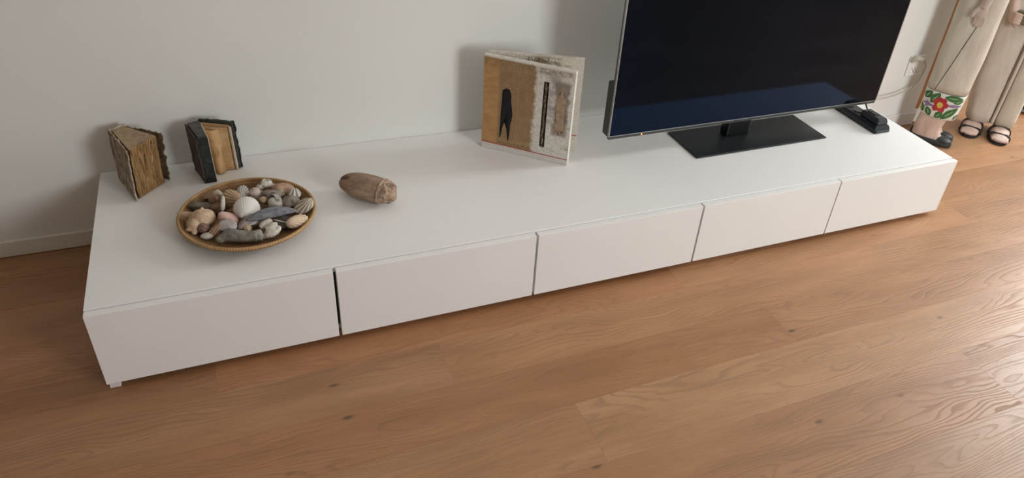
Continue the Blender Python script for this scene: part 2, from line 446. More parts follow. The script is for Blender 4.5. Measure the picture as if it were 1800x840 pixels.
for k in range(3):
    y_ = 0.155 + 0.055 * k
    bm = bmesh.new(); bmesh.ops.create_cone(bm, cap_ends=True, segments=24, radius1=0.021, radius2=0.021, depth=0.003)
    from_bm('socket_ring', bm, M_STRIP2, ps, loc=(0.0, y_, 0.0317))
ad = thing('power_adapter', 'small black adapter block stacked on the end of the power strip', 'adapter', (2.862, 0.285, TOPZ + 0.0304), 0)
prism_y('adapter_body', [(-0.028, 0.0), (0.028, 0.0), (0.030, 0.008), (0.024, 0.024), (-0.022, 0.024), (-0.030, 0.008)], 0.0, 0.105, M_STRIP2, ad, 0.003, 0.3)
box('adapter_ridge', (-0.012, 0.04, 0.0238), (0.014, 0.085, 0.0275), M_STRIP, ad, 0.002)
M_CABLE = simple('black_cable', (0.030, 0.030, 0.026), 0.5)
tube('cable', [(0.008, 0.10, 0.014), (0.014, 0.125, 0.03), (0.032, 0.162, 0.042), (0.036, 0.200, 0.072), (0.022, 0.228, 0.10)], 0.0034, M_CABLE, ad)

M_IVORY = simple('ivory_plastic', (0.84, 0.825, 0.785), 0.4, 0.5, 0.02)
M_IVORY2 = simple('beige_cord', (0.50, 0.46, 0.39), 0.5, 0.4, 0.03)
wo = thing('wall_outlet', 'square ivory wall outlet on the white wall beside the television', 'outlet', (3.463, D - 0.0005, 0.330), 0)
box('face_plate', (-0.052, -0.009, -0.052), (0.052, 0.0, 0.052), M_IVORY, wo, 0.004, 3)
box('socket_insert', (-0.036, -0.0115, -0.044), (0.034, -0.0085, 0.030), M_IVORY, wo, 0.002)
M_HOLE = simple('socket_hole', (0.02, 0.018, 0.015), 0.9)
for (hx, hz) in ((-0.026, -0.012), (-0.016, -0.022), (-0.006, -0.012), (-0.010, -0.030), (0.002, -0.022), (0.010, -0.032)):
    bm = bmesh.new(); bmesh.ops.create_cone(bm, cap_ends=True, segments=10, radius1=0.0028, radius2=0.0028, depth=0.0012)
    from_bm('socket_hole', bm, M_HOLE, wo, loc=(hx, -0.0116, hz), rot=(pi / 2, 0, 0))
pc = thing('mains_lead', 'beige electric lead with plug drooping from wall outlet to the bench', 'cable', (3.445, D - 0.013, 0.365), 0)
V, F = tube(None, [(-0.030, -0.002, 0.0), (-0.018, -0.016, 0.013), (0.012, -0.022, 0.008), (0.040, -0.014, -0.012)], [0.0085, 0.0115, 0.0105, 0.0055], None, seg=14)
from_data('plug', V, F, M_IVORY2, pc, smooth=True)
box('plug_base', (-0.036, -0.010, -0.012), (-0.010, 0.0008, 0.012), M_IVORY2, pc, 0.003)
tube('flex', [(0.040, -0.014, -0.012), (0.062, -0.010, -0.030), (0.068, -0.008, -0.06), (0.045, -0.012, -0.115), (-0.03, -0.018, -0.155), (-0.16, -0.035, -0.168), (-0.30, -0.06, -0.150), (-0.42, -0.085, -0.112), (-0.47, -0.10, -0.098), (-0.53, -0.10, -0.1015), (-0.585, -0.085, -0.0945)], 0.0034, M_IVORY2, pc, sub=8)

# ------------------------------------------------------------------ artist's book standing open
AW, AH, AT = 0.323, 0.352, 0.021
def make_cover_print():
    g = G('collage_cover', 0.75, 0.25)
    x, y, z = g.sep(g.obj())
    u = g.mul(x, 1 / AW); v = g.mul(z, 1 / AH)
    n1 = g.noise(g.obj(), 26, 5, 0.7); n2 = g.noise(g.obj(), 90, 4, 0.7); n3 = g.noise(g.comb(g.mul(x, 18), 0.0, g.mul(z, 60)), 1.0, 4, 0.7)
    jit = g.math('MULTIPLY_ADD', n1, 0.16, -0.08)
    uj = g.add(u, jit); vj = g.add(v, g.mul(jit, 0.7))
    paper = g.ramp(n3, [(0.3, (0.38, 0.20, 0.08)), (0.6, (0.50, 0.285, 0.125)), (0.8, (0.55, 0.335, 0.16))])
    # darker newsprint column
    colm = g.band(u, 0.17, 0.60, 0.012)
    paper = g.mix(g.mul(colm, 0.8), paper, g.ramp(n1, [(0.3, (0.26, 0.165, 0.085)), (0.7, (0.38, 0.26, 0.145))]))
    # rows of fine print too small to read
    rows = g.ss(g.math('SINE', g.mul(z, 2 * pi / 0.0058)), -0.1, 0.5)
    words = g.ss(g.noise(g.comb(g.mul(x, 300), 0.0, g.math('FLOOR', g.mul(z, 1 / 0.0058))), 1.0, 2, 0.6), 0.40, 0.52)
    gut = g.math('SUBTRACT', 1.0, g.band(u, 0.388, 0.40, 0.003))
    area = g.mul(g.mul(g.band(u, 0.185, 0.565, 0.004), g.band(v, 0.16, 0.88, 0.006)), gut)
    paper = g.mix(g.mul(g.mul(rows, words), g.mul(area, 0.6)), paper, (0.085, 0.055, 0.035))
    # heading letters along the foot of the page
    hd = g.mul(g.band(v, 0.082, 0.112, 0.004), g.ss(g.noise(g.comb(g.mul(x, 300), 0.0, g.mul(z, 90)), 1.0, 1), 0.46, 0.56))
    paper = g.mix(g.mul(hd, g.mul(g.ss(u, 0.17, 0.2), 0.75)), paper, (0.12, 0.07, 0.04))
    # dark smudge along the top
    top = g.mul(g.ss(vj, 0.86, 0.95), g.ss(n2, 0.35, 0.6))
    paper = g.mix(g.mul(top, 0.55), paper, (0.17, 0.115, 0.07))
    # brushed white paint over the right half
    white = g.ss(uj, 0.555, 0.605)
    wcol = g.ramp(n2, [(0.30, (0.48, 0.43, 0.37)), (0.5, (0.66, 0.62, 0.56)), (0.7, (0.72, 0.69, 0.64))])
    col = g.mix(g.mul(white, g.ss(n2, 0.22, 0.40)), paper, wcol)
    # grey wash
    wash = g.mul(g.mul(g.band(uj, 0.72, 0.86, 0.04), g.band(vj, 0.42, 0.93, 0.06)), g.ss(n1, 0.30, 0.55))
    col = g.mix(g.mul(wash, 0.8), col, (0.27, 0.245, 0.23))
    smear = g.mul(g.mul(g.band(uj, 0.60, 0.97, 0.03), g.ss(vj, 0.90, 0.95)), g.ss(n2, 0.40, 0.55))
    col = g.mix(g.mul(smear, 0.75), col, (0.22, 0.155, 0.10))
    scr = g.mul(g.mul(g.ss(uj, 0.56, 0.60), g.ss(n3, 0.56, 0.64)), g.ss(n1, 0.42, 0.58))
    col = g.mix(g.mul(scr, 0.45), col, (0.24, 0.185, 0.14))
    # faded picture
    pic = g.mul(g.band(uj, 0.80, 0.955, 0.02), g.band(vj, 0.30, 0.87, 0.03))
    col = g.mix(g.mul(pic, 0.85), col, g.ramp(n1, [(0.3, (0.145, 0.105, 0.08)), (0.7, (0.29, 0.22, 0.165))]))
    # blotches of brown below
    bl = g.mul(g.mul(g.ss(u, 0.70, 0.76), g.band(v, 0.13, 0.34, 0.02)), g.ss(n1, 0.52, 0.66))
    col = g.mix(g.mul(bl, 0.6), col, (0.33, 0.245, 0.17))
    # bare white foot of the board and torn white edge at the head
    foot = g.math('SUBTRACT', 1.0, g.ss(v, 0.066, 0.070))
    col = g.mix(foot, col, g.ramp(n2, [(0.3, (0.60, 0.56, 0.51)), (0.7, (0.70, 0.67, 0.62))]))
    head = g.ss(g.math('MULTIPLY_ADD', n2, 0.03, v), 0.992, 1.008)
    col = g.mix(head, col, (0.68, 0.64, 0.58))
    g.color(col); g.bump(g.add(n2, g.mul(white, 0.4)), 0.35, 0.0015)
    return g.m
M_COVER = make_cover_print()
M_BOARD = natural('gessoed_board', (0.52, 0.47, 0.40), (0.68, 0.65, 0.59), (0.74, 0.71, 0.66), 60, 0.8, 0.35)
def make_inner():
    g = G('collage_inside', 0.8, 0.2)
    x, y, z = g.sep(g.obj())
    n1 = g.noise(g.comb(g.mul(x, 14), 0.0, g.mul(z, 26)), 1.0, 5, 0.7); n2 = g.noise(g.obj(), 120, 4, 0.7)
    base = g.ramp(n2, [(0.3, (0.50, 0.45, 0.37)), (0.6, (0.66, 0.62, 0.54))])
    br = g.mul(g.ss(n1, 0.46, 0.60), g.band(x, 0.07, 0.28, 0.03))
    br = g.mul(br, g.band(z, 0.20, 0.352, 0.012))
    col = g.mix(g.mul(br, 0.9), base, g.ramp(n2, [(0.3, (0.12, 0.075, 0.045)), (0.7, (0.27, 0.185, 0.115))]))
    mk = g.mul(g.band(z, 0.333, 0.349, 0.002), g.ss(g.noise(g.comb(g.mul(x, 220), 0.0, g.mul(z, 60)), 1.0, 1), 0.50, 0.60))
    mk = g.mul(mk, g.band(x, 0.10, 0.25, 0.01))
    g.color(g.mix(g.mul(mk, 0.7), col, (0.10, 0.07, 0.05))); g.bump(n2, 0.3, 0.001)
    return g.m
M_INNER = make_inner()
M_INK = simple('black_ink', (0.010, 0.010, 0.012), 0.55, 0.3, 0.3, 80)
M_RED = simple('red_thread', (0.42, 0.035, 0.03), 0.7, 0.2, 0.15, 200)

ab = thing('artist_book', 'collage covered artist book standing half open beside the television', 'book', (1.211, 0.573, TOPZ + 0.0005), radians(-40.2))
# front board with a real slot cut through its face
def plate_with_slot(name, x0, x1, y0, y1, z0, z1, sx0, sx1, sz0, sz1, mat, parent):
    bm = bmesh.new()
    xs_ = [x0, sx0, sx1, x1]; zs_ = [z0, sz0, sz1, z1]
    for i in range(3):
        for j in range(3):
            if i == 1 and j == 1: continue
            bm_box(bm, (xs_[i], y0, zs_[j]), (xs_[i + 1], y1, zs_[j + 1]))
    bmesh.ops.remove_doubles(bm, verts=bm.verts, dist=1e-6)
    return from_bm(name, bm, mat, parent)
sx0, sx1, sz0, sz1 = 0.2145, 0.2340, 0.050, 0.298
fb = box('front_board', (0, 0.009, 0), (AW, AT, AH), M_BOARD, ab, 0.0015)
plate_with_slot('cover_layer', 0.0005, AW - 0.0005, 0.0012, 0.0088, 0.0005, AH - 0.0005, sx0, sx1, sz0, sz1, M_BOARD, fb)
plate_with_slot('cover_print', 0.0005, AW - 0.001, 0.0, 0.0011, 0.0005, AH - 0.001, sx0, sx1, sz0, sz1, M_COVER, fb)
box('slot_lining', (sx0, 0.0075, sz0), (sx1, 0.0089, sz1), simple('slot_dark', (0.035, 0.025, 0.018), 0.8), fb)
pts = []; rad = []
for k in range(12):
    t = k / 11; pts.append(((sx0 + sx1) / 2 - 0.0015 + 0.0016 * sin(k * 2.1), 0.0035, sz0 + 0.006 + (sz1 - sz0 - 0.012) * t)); rad.append(0.0042 + 0.0012 * sin(k * 3.3))
V, F = tube(None, pts, rad, None, seg=8)
o = from_data('twig', V, F, natural('twig_bark', (0.03, 0.022, 0.016), (0.13, 0.09, 0.06), (0.42, 0.34, 0.25), 70, 0.8), fb, smooth=True); o['label'] = 'dark twig set upright in the slot'
# black standing figure, printed on the page
fig = [(-.019, .222), (-.016, .238), (-.010, .230), (-.006, .249), (-.001, .236), (.006, .244), (.011, .234), (.014, .222), (.014, .205), (.016, .188),
       (.020, .172), (.022, .154), (.020, .132), (.016, .110), (.014, .088), (.013, .066), (.011, .048), (.007, .048), (.007, .068), (.005, .090), (.004, .110), (.002, .130), (-.001, .150),
       (-.006, .138), (-.009, .120), (-.013, .100), (-.016, .078), (-.019, .058), (-.023, .052), (-.023, .070), (-.022, .092), (-.021, .114), (-.021, .134), (-.020, .152), (-.017, .170), (-.015, .186), (-.017, .204)]
dn = []
for i in range(len(fig)):
    a, b = fig[i], fig[(i + 1) % len(fig)]
    for t in (0, .25, .5, .75):
        dn.append((a[0] + (b[0] - a[0]) * t + random.uniform(-.0009, .0009), a[1] + (b[1] - a[1]) * t + random.uniform(-.0009, .0009)))
def flat_shape(name, poly, ox, y0, y1, mat, parent):
    bm = bmesh.new(); n = len(poly)
    a = [bm.verts.new((ox + px, y0, pz)) for px, pz in poly]; b = [bm.verts.new((ox + px, y1, pz)) for px, pz in poly]
    bm.faces.new(a); bm.faces.new(b[::-1])
    for i in range(n): bm.faces.new((a[i], a[(i + 1) % n], b[(i + 1) % n], b[i]))
    bmesh.ops.triangulate(bm, faces=[f_ for f_ in bm.faces if len(f_.verts) > 4])
    return from_bm(name, bm, mat, parent)
flat_shape('printed_figure', dn, 0.089, -0.0005, 0.0, M_INK, fb)['label'] = 'black silhouette of a headless standing figure'
sf = [(-.0035, .262), (-.0062, .267), (-.0068, .274), (-.005, .281), (.0, .284), (.005, .281), (.0068, .274), (.0062, .267), (.0035, .262), (.010, .257), (.015, .248), (.017, .230), (.015, .212), (.0165, .194), (.014, .180), (.0155, .160), (.018, .142), (.019, .130), (.008, .128), (.007, .112), (.002, .112), (.001, .128), (-.003, .128), (-.004, .112), (-.010, .112), (-.010, .128), (-.018, .129), (-.017, .150), (-.014, .176), (-.017, .196), (-.016, .214), (-.0175, .232), (-.015, .248), (-.010, .257)]
flat_shape('printed_figure', sf, 0.281, -0.0004, 0.0, natural('faded_print', (0.24, 0.165, 0.105), (0.37, 0.265, 0.175), (0.43, 0.32, 0.22), 90, 0.8, 0.1), fb)['label'] = 'faded tan picture of a draped standing figure'
tube('red_thread', [(0.0002, -0.0004, 0.0252), (0.05, -0.0006, 0.0250), (0.10, -0.0006, 0.0245), (0.2, -0.0006, 0.0235), (0.28, -0.0006, 0.0228), (AW - 0.0002, -0.0004, 0.0225)], 0.0013, M_RED, fb, seg=6)
# back board, hinged on the left
bk = box('back_board', (0, 0.0, 0), (0.330, 0.014, AH + 0.004), M_INNER, ab, 0.0015, loc=(0.004, 0.0245, 0.0), rot=(0, 0, radians(16.7)))
tube('red_thread', [(0.312, -0.0006, 0.062), (0.320, -0.0006, 0.0622), (0.3295, -0.0006, 0.062)], 0.0014, M_RED, bk, seg=6)
# spine and the loose page block behind the front board
box('spine', (-0.0030, 0.004, 0.001), (-0.0004, 0.036, AH), M_BOARD, ab, 0.001)
box('page_block', (0.002, AT + 0.0003, 0.003), (AW - 0.012, AT + 0.004, AH - 0.004), simple('page_paper', (0.60, 0.54, 0.44), 0.9, 0.1, 0.06, 40), ab)

# ------------------------------------------------------------------ worn wedge-shaped old book
def make_pages():
    g = G('brown_page_edges', 0.9, 0.15)
    x, y, z = g.sep(g.obj())
    w = g.math('ARCTAN2', g.math('SUBTRACT', y, 0.30), g.add(x, 0.30))
    st = g.noise(g.comb(g.mul(w, 190), 0.0, g.mul(z, 9)), 1.0, 5, 0.7)
    bl = g.noise(g.obj(), 32, 4, 0.6)
    c = g.ramp(st, [(0.28, (0.13, 0.072, 0.028)), (0.48, (0.34, 0.20, 0.088)), (0.66, (0.47, 0.31, 0.16)), (0.8, (0.56, 0.42, 0.25))])
    c = g.mix(g.mul(g.ss(bl, 0.45, 0.7), 0.5), c, (0.36, 0.19, 0.07))
    tear = g.noise(g.comb(g.mul(w, 60), 3.0, g.mul(z, 14)), 1.0, 3, 0.6)
    c = g.mix(g.mul(g.ss(tear, 0.60, 0.68), 0.75), c, (0.60, 0.50, 0.34))
    c = g.mix(g.mul(g.ss(tear, 0.40, 0.33), 0.8), c, (0.08, 0.042, 0.016))
    g.color(c); g.bump(st, 0.9, 0.003); return g.m
M_PAGES = make_pages()
M_CLOTH = natural('worn_pale_binding', (0.10, 0.060, 0.035), (0.33, 0.26, 0.19), (0.52, 0.46, 0.38), 34, 0.9, 0.8, 0.004)
M_LEATHER = natural('brown_leather', (0.07, 0.042, 0.022), (0.15, 0.095, 0.052), (0.24, 0.155, 0.085), 60, 0.85, 0.6, 0.003)
M_TOPEDGE = natural('page_top_edge', (0.25, 0.175, 0.105), (0.36, 0.265, 0.17), (0.42, 0.32, 0.21), 70, 0.9, 0.4)
ob = thing('old_book', 'worn brown book with frayed pages standing wedge-open at bench corner', 'book', (0.10, 0.58, TOPZ), 0)
def L(px, py): return (px - 0.10, py - 0.58)
def page_wedge(name, parent, S0, S1, E0, E1, h, n, mat, skew=(0, 0), amp=0.0055, seed=3, nz=18):
    # fan of pages: spine S0-S1, fore-edge E0-E1, each leaf slightly uneven; one block with ragged relief
    ring = []
    cols_ = 70
    for k in range(cols_ + 1):
        t = k / cols_; ring.append((E0[0] + (E1[0] - E0[0]) * t, E0[1] + (E1[1] - E0[1]) * t, 1))
    for k in range(1, 9):
        t = k / 9; ring.append((E1[0] + (S1[0] - E1[0]) * t, E1[1] + (S1[1] - E1[1]) * t, 0))
    ring.append((S1[0], S1[1], 0)); ring.append((S0[0], S0[1], 0))
    for k in range(1, 9):
        t = k / 9; ring.append((S0[0] + (E0[0] - S0[0]) * t, S0[1] + (E0[1] - S0[1]) * t, 0))
    ex, ey = E1[0] - E0[0], E1[1] - E0[1]; ln = math.hypot(ex, ey); nx_, ny_ = ey / ln, -ex / ln
    verts = []; faces = []; m = len(ring)
    for j in range(nz + 1):
        zz = h * j / nz
        for i, (px, py, fe) in enumerate(ring):
            d = 0
            if fe: d = amp * (mnoise.noise(Vector((i * 0.55 + seed, zz * 14, 0))) + 0.6 * mnoise.noise(Vector((i * 2.7, zz * 40, seed)))) * (1.0 if 0 < j < nz else 0.5)
            dz = (0.004 * mnoise.noise(Vector((i * 0.35, seed, 0))) if fe else 0) * (j / nz) - 0
            if j == 0: dz = (0.003 * abs(mnoise.noise(Vector((i * 0.5, seed, 4)))) if fe else 0)
            f = j / nz
            verts.append((px + nx_ * d + skew[0] * f, py + ny_ * d + skew[1] * f, zz + dz + 0.0015))
    for j in range(nz):
        for i in range(m): faces.append((j * m + i, j * m + (i + 1) % m, (j + 1) * m + (i + 1) % m, (j + 1) * m + i))
    faces.append(tuple(range(m - 1, -1, -1)))
    o = from_data(name, verts, faces, mat, parent)
    top = [verts[nz * m + i] for i in range(m)]
    return o, top
pw, top = page_wedge('page_block', ob, L(0.064, 0.650), L(0.092, 0.678), L(0.113, 0.516), L(0.180, 0.592), 0.166, 40, M_PAGES, (0.008, -0.004))
cx_ = sum(v[0] for v in top) / len(top); cy_ = sum(v[1] for v in top) / len(top); cz_ = sum(v[2] for v in top) / len(top)
from_data('top_edge', [*top, (cx_, cy_, cz_ - 0.002)], [(i, (i + 1) % len(top), len(top)) for i in range(len(top))], M_TOPEDGE, pw)
def ragged_board(name, parent, A, B, h, thick, mat, skew=(0, 0), rag=0.005, seed=0, nx=18, nz=20, bulge=0.0, sub=(0, 0), zlow=0.0015):
    # an upright board from plan point A to B, ragged outer edges
    ax, ay = A; bx_, by_ = B; ln = math.hypot(bx_ - ax, by_ - ay); tx, ty = (bx_ - ax) / ln, (by_ - ay) / ln; nx_, ny_ = -ty, tx
    verts = []; faces = []
    for s_ in (0, 1):
        for j in range(nz + 1):
            for i in range(nx + 1):
                u = i / nx; v = j / nz
                uu = u * ln; zz = v * h
                if i == nx: uu += rag * mnoise.noise(Vector((v * 11, seed, 1.7)))  + rag * 0.6 * mnoise.noise(Vector((v * 37, seed, 0)))
                if j == nz: zz += rag * mnoise.noise(Vector((u * 9, seed, 5.2)))
                bo = bulge * sin(pi * v) + 0.0022 * mnoise.noise(Vector((u * 5, v * 7, seed)))
                off = thick * s_ + bo
                zz = max(zz, 0)
                verts.append((ax + tx * uu + nx_ * off + skew[0] * v, ay + ty * uu + ny_ * off + skew[1] * v, zz + zlow))
    W = nx + 1; N = W * (nz + 1)
    for j in range(nz):
        for i in range(nx):
            a = j * W + i
            faces.append((a, a + 1, a + W + 1, a + W)); faces.append((N + a, N + a + W, N + a + W + 1, N + a + 1))
    for i in range(nx):
        faces.append((i, N + i, N + i + 1, i + 1)); b = nz * W + i; faces.append((b, b + 1, N + b + 1, N + b))
    for j in range(nz):
        a = j * W; faces.append((a, a + W, N + a + W, N + a)); b = j * W + nx; faces.append((b, N + b, N + b + W, b + W))
    return from_data(name, verts, faces, mat, parent, smooth=False)
ragged_board('front_cover', ob, L(0.055, 0.647), L(0.106, 0.500), 0.170, 0.004, M_CLOTH, (0.008, 0.0), 0.007, 2.0)
ragged_board('back_cover', ob, L(0.096, 0.681), L(0.196, 0.606), 0.163, 0.004, M_LEATHER, (0.006, -0.002), 0.008, 8.0)
ragged_board('spine', ob, L(0.095, 0.683), L(0.054, 0.652), 0.172, 0.004, M_CLOTH, (0.006, -0.002), 0.003, 5.0, nx=8)
# ------------------------------------------------------------------ small open dark book
M_BLACKL = natural('black_leather', (0.012, 0.013, 0.012), (0.026, 0.028, 0.025), (0.055, 0.055, 0.05), 50, 0.6, 0.4)
M_GREYL = natural('grey_worn_cover', (0.045, 0.042, 0.042), (0.085, 0.08, 0.08), (0.12, 0.115, 0.115), 40, 0.75, 0.4)
M_BRL = natural('dark_brown_cover', (0.035, 0.022, 0.018), (0.075, 0.05, 0.042), (0.12, 0.085, 0.07), 40, 0.8, 0.6)
M_TAN = natural('tan_paper', (0.40, 0.235, 0.105), (0.52, 0.325, 0.16), (0.60, 0.41, 0.23), 22, 0.85, 0.15)
M_CREAM = natural('cream_edge', (0.55, 0.46, 0.33), (0.62, 0.53, 0.40), (0.68, 0.60, 0.48), 60, 0.85, 0.1)
sb = thing('small_book', 'small black bound book standing open with curled tan pages inside', 'book', (0.335, 0.61, TOPZ), 0)
def K(px, py): return (px - 0.335, py - 0.61)
def prism_z(name, poly, z0, z1, mat, parent, bevel=0.0012, top_shift=(0, 0)):
    bm = bmesh.new(); n = len(poly)
    a = [bm.verts.new((px, py, z0)) for px, py in poly]; b = [bm.verts.new((px + top_shift[0], py + top_shift[1], z1)) for px, py in poly]
    bm.faces.new(a[::-1]); bm.faces.new(b)
    for i in range(n): bm.faces.new((a[i], a[(i + 1) % n], b[(i + 1) % n], b[i]))
    if bevel: bmesh.ops.bevel(bm, geom=list(bm.edges), offset=bevel, segments=2, affect='EDGES')
    return from_bm(name, bm, mat, parent)
SH = (-0.002, -0.006)
lb = prism_z('left_board', [K(0.3015, 0.5615), K(0.3265, 0.5625), K(0.310, 0.672), K(0.276, 0.655)], 0.0015, 0.168, M_GREYL, sb, 0.0012, SH)
prism_z('fore_panel', [K(0.2990, 0.557), K(0.3300, 0.5585), K(0.3297, 0.5612), K(0.2990, 0.5600)], 0.001, 0.160, M_BLACKL, lb, 0.0006, SH)
ragged_board('outer_cover', lb, K(0.272, 0.657), K(0.2985, 0.5575), 0.165, -0.003, M_BRL, SH, 0.003, 11.0)
prism_z('page_edge', [K(0.3285, 0.5622), K(0.3315, 0.5628), K(0.3165, 0.664), K(0.3120, 0.664)], 0.002, 0.160, M_CREAM, lb, 0.0006, SH)
rb = prism_z('right_board', [K(0.312, 0.676), K(0.308, 0.668), K(0.400, 0.624), K(0.408, 0.632)], 0.0015, 0.172, M_BLACKL, sb, 0.0012, SH)
prism_z('endpaper', [K(0.3135, 0.6655), K(0.312, 0.6625), K(0.3925, 0.6240), K(0.3945, 0.6268)], 0.0022, 0.163, M_TAN, rb, 0.0006, SH)
prism_z('page_edge', [K(0.393, 0.6238), K(0.391, 0.6205), K(0.3965, 0.6178), K(0.3990, 0.6215)], 0.0015, 0.160, M_CREAM, rb, 0.0006, SH)
ragged_board('cover_fringe', rb, K(0.330, 0.666), K(0.4105, 0.6315), 0.170, 0.003, M_BLACKL, SH, 0.0035, 19.0)
# curled leaves between the boards
def curl(name, base, amp, h, seed, mat, top_in=0.0, notch=False):
    nx, nz = 30, 26; verts = []; faces = []
    A, B = base
    dx, dy = B[0] - A[0], B[1] - A[1]; ln = math.hypot(dx, dy); nx_, ny_ = dy / ln, -dx / ln
    for s_ in (0, 1):
        for j in range(nz + 1):
            v = j / nz
            for i in range(nx + 1):
                u = i / nx
                w = amp * sin(pi * u) ** 1.1 * (1.15 - 0.75 * v) + 0.004 * mnoise.noise(Vector((u * 3, v * 2.4, seed)))
                if notch: w += 0.010 * math.exp(-((u - 0.62) / 0.10) ** 2 - ((v - 0.52) / 0.10) ** 2) - 0.008 * math.exp(-((u - 0.80) / 0.13) ** 2 - ((v - 0.25) / 0.25) ** 2)
                w += s_ * -0.0012
                zz = h * v * (1 - top_in * abs(u - 0.2))
                verts.append((A[0] + dx * u + nx_ * w + SH[0] * v, A[1] + dy * u + ny_ * w + SH[1] * v, zz + 0.002))
    W = nx + 1; N = W * (nz + 1)
    for j in range(nz):
        for i in range(nx):
            a = j * W + i
            faces.append((a, a + 1, a + W + 1, a + W)); faces.append((N + a, N + a + W, N + a + W + 1, N + a + 1))
    for i in range(nx):
        faces.append((i, N + i, N + i + 1, i + 1)); b = nz * W + i; faces.append((b, b + 1, N + b + 1, N + b))
    for j in range(nz):
        a = j * W; faces.append((a, a + W, N + a + W, N + a)); b = j * W + nx; faces.append((b, N + b, N + b + W, b + W))
    return from_data(name, verts, faces, mat, sb, smooth=True)
curl('curled_page', (K(0.3205, 0.632), K(0.3700, 0.634)), 0.030, 0.150, 1.3, M_TAN, 0.02, True)
curl('curled_page', (K(0.3195, 0.648), K(0.3860, 0.6225)), 0.010, 0.156, 4.1, M_TAN, 0.02)

# ------------------------------------------------------------------ weathered wooden pod
def make_pod():
    g = G('weathered_wood', 0.85, 0.2)
    x, y, z = g.sep(g.obj())
    st = g.noise(g.comb(g.mul(x, 16), g.mul(y, 75), g.mul(z, 75)), 1.0, 5, 0.65)
    bl = g.noise(g.obj(), 24, 4, 0.6)
    c = g.ramp(st, [(0.28, (0.20, 0.125, 0.082)), (0.5, (0.335, 0.228, 0.160)), (0.72, (0.45, 0.33, 0.245))])
    c = g.mix(g.mul(g.ss(bl, 0.5, 0.68), 0.55), c, (0.25, 0.165, 0.115))
    c = g.mix(g.mul(g.ss(g.math('MULTIPLY_ADD', bl, 0.06, g.mul(x, -1.0)), 0.088, 0.112), 0.55), c, (0.20, 0.175, 0.15))
    cr = g.noise(g.scale(g.obj(), (1.0, 1.6, 1.6)), 38, 3, 0.55)
    rid = g.math('ABSOLUTE', g.math('SUBTRACT', cr, 0.5))
    end = g.ss(x, 0.044, 0.058)
    c = g.mix(g.mul(g.ss(rid, 0.035, 0.012), g.math('MULTIPLY_ADD', end, 0.75, 0.12)), c, (0.055, 0.034, 0.022))
    c = g.mix(g.mul(end, 0.35), c, (0.50, 0.36, 0.265))
    g.color(c); g.bump(st, 0.6, 0.002); return g.m
pod = None
def build_pod():
    nu, nv = 110, 72; verts = []; faces = []
    Lh = 0.094
    for i in range(nu + 1):
        t = -1 + 2 * i / nu
        # silhouette: rounded left end, fuller middle, blunt broken right end
        if t < 0.62: r = (1 - abs((t - 0.05) / 1.05) ** 2.5) ** 0.5 if t < 0.05 else 1 - 0.10 * ((t - 0.05) / 0.57) ** 2
        else:
            q = (t - 0.62) / 0.38; r = 0.90 * (1 - q ** 2.6) ** 0.62 if q < 1 else 0
        for k in range(nv):
            w = 2 * pi * k / nv
            x = Lh * t; ry, rz = 0.0465 * r, 0.0395 * r
            y = ry * cos(w); z = rz * sin(w)
            P = Vector((x * 22, y * 22, z * 22))
            d = 1 + 0.06 * mnoise.noise(P * 0.7)
            # split at the left tip
            cl = math.exp(-((w - 4.05) / 0.22) ** 2) * max(0, min(1, (-0.42 - t) / 0.3))
            cl += math.exp(-((w - 2.0) / 0.16) ** 2) * max(0, min(1, (-0.50 - t) / 0.3))
            # crumpled right end
            e = max(0, min(1, (t - 0.52) / 0.3))
            d += e * (0.24 * mnoise.noise(P * 1.9 + Vector((5, 2, 1))) + 0.15 * mnoise.noise(P * 4.2))
            vv = abs(mnoise.noise(Vector((y * 36 + 3.1, z * 36, t * 1.5 + 7))))
            crack = math.exp(-(vv / 0.06) ** 2) * e
            lip = 0.05 * math.exp(-((t - 0.56 - 0.06 * mnoise.noise(Vector((cos(w) * 2, sin(w) * 2, 9)))) / 0.035) ** 2)
            d += 1.6 * lip - 0.20 * crack - 0.34 * cl
            verts.append((x + e * 0.014 * mnoise.noise(P * 2.3 + Vector((1, 8, 3))) - crack * 0.016 * e + cl * 0.012, y * d, z * d))
    for i in range(nu):
        for k in range(nv):
            faces.append((i * nv + k, i * nv + (k + 1) % nv, (i + 1) * nv + (k + 1) % nv, (i + 1) * nv + k))
    faces.append(tuple(range(nv - 1, -1, -1))); faces.append(tuple(nu * nv + k for k in range(nv)))
    zmin = min(v[2] for v in verts)
    return from_data('wooden_pod', verts, faces, make_pod(), None, loc=(0.757, 0.341, TOPZ - zmin + 0.0003), rot=(0, 0, radians(-40)), smooth=True)
tag(build_pod(), 'weathered brown wooden seed pod with a cracked end lying on bench', 'seed pod')

# ------------------------------------------------------------------ woven tray
TC = (0.406, 0.300)
TRZ = 0.040        # rim height above the bench
def tray_profile():
    # (r, z) inner surface from centre to rim
    return [(0.0, 0.006), (0.06, 0.0062), (0.11, 0.0075), (0.140, 0.012), (0.158, 0.020), (0.172, 0.0295), (0.1825, TRZ - 0.003)]
M_WICKER = attr_mat('woven_cane', 0.65, 0.3, 0.25, 260, 0.35)
def prof_at(t, P):
    ls = [0]
    for a, b in zip(P, P[1:]): ls.append(ls[-1] + math.hypot(b[0] - a[0], b[1] - a[1]))
    d = t * ls[-1]
    for i in range(len(P) - 1):
        if d <= ls[i + 1] + 1e-9:
            q = (d - ls[i]) / (ls[i + 1] - ls[i]); a, b = P[i], P[i + 1]
            return (a[0] + (b[0] - a[0]) * q, a[1] + (b[1] - a[1]) * q)
    return P[-1]
tray = thing('woven_tray', 'round shallow woven cane tray filled with seashells on the bench', 'tray', (TC[0], TC[1], TOPZ), 0)
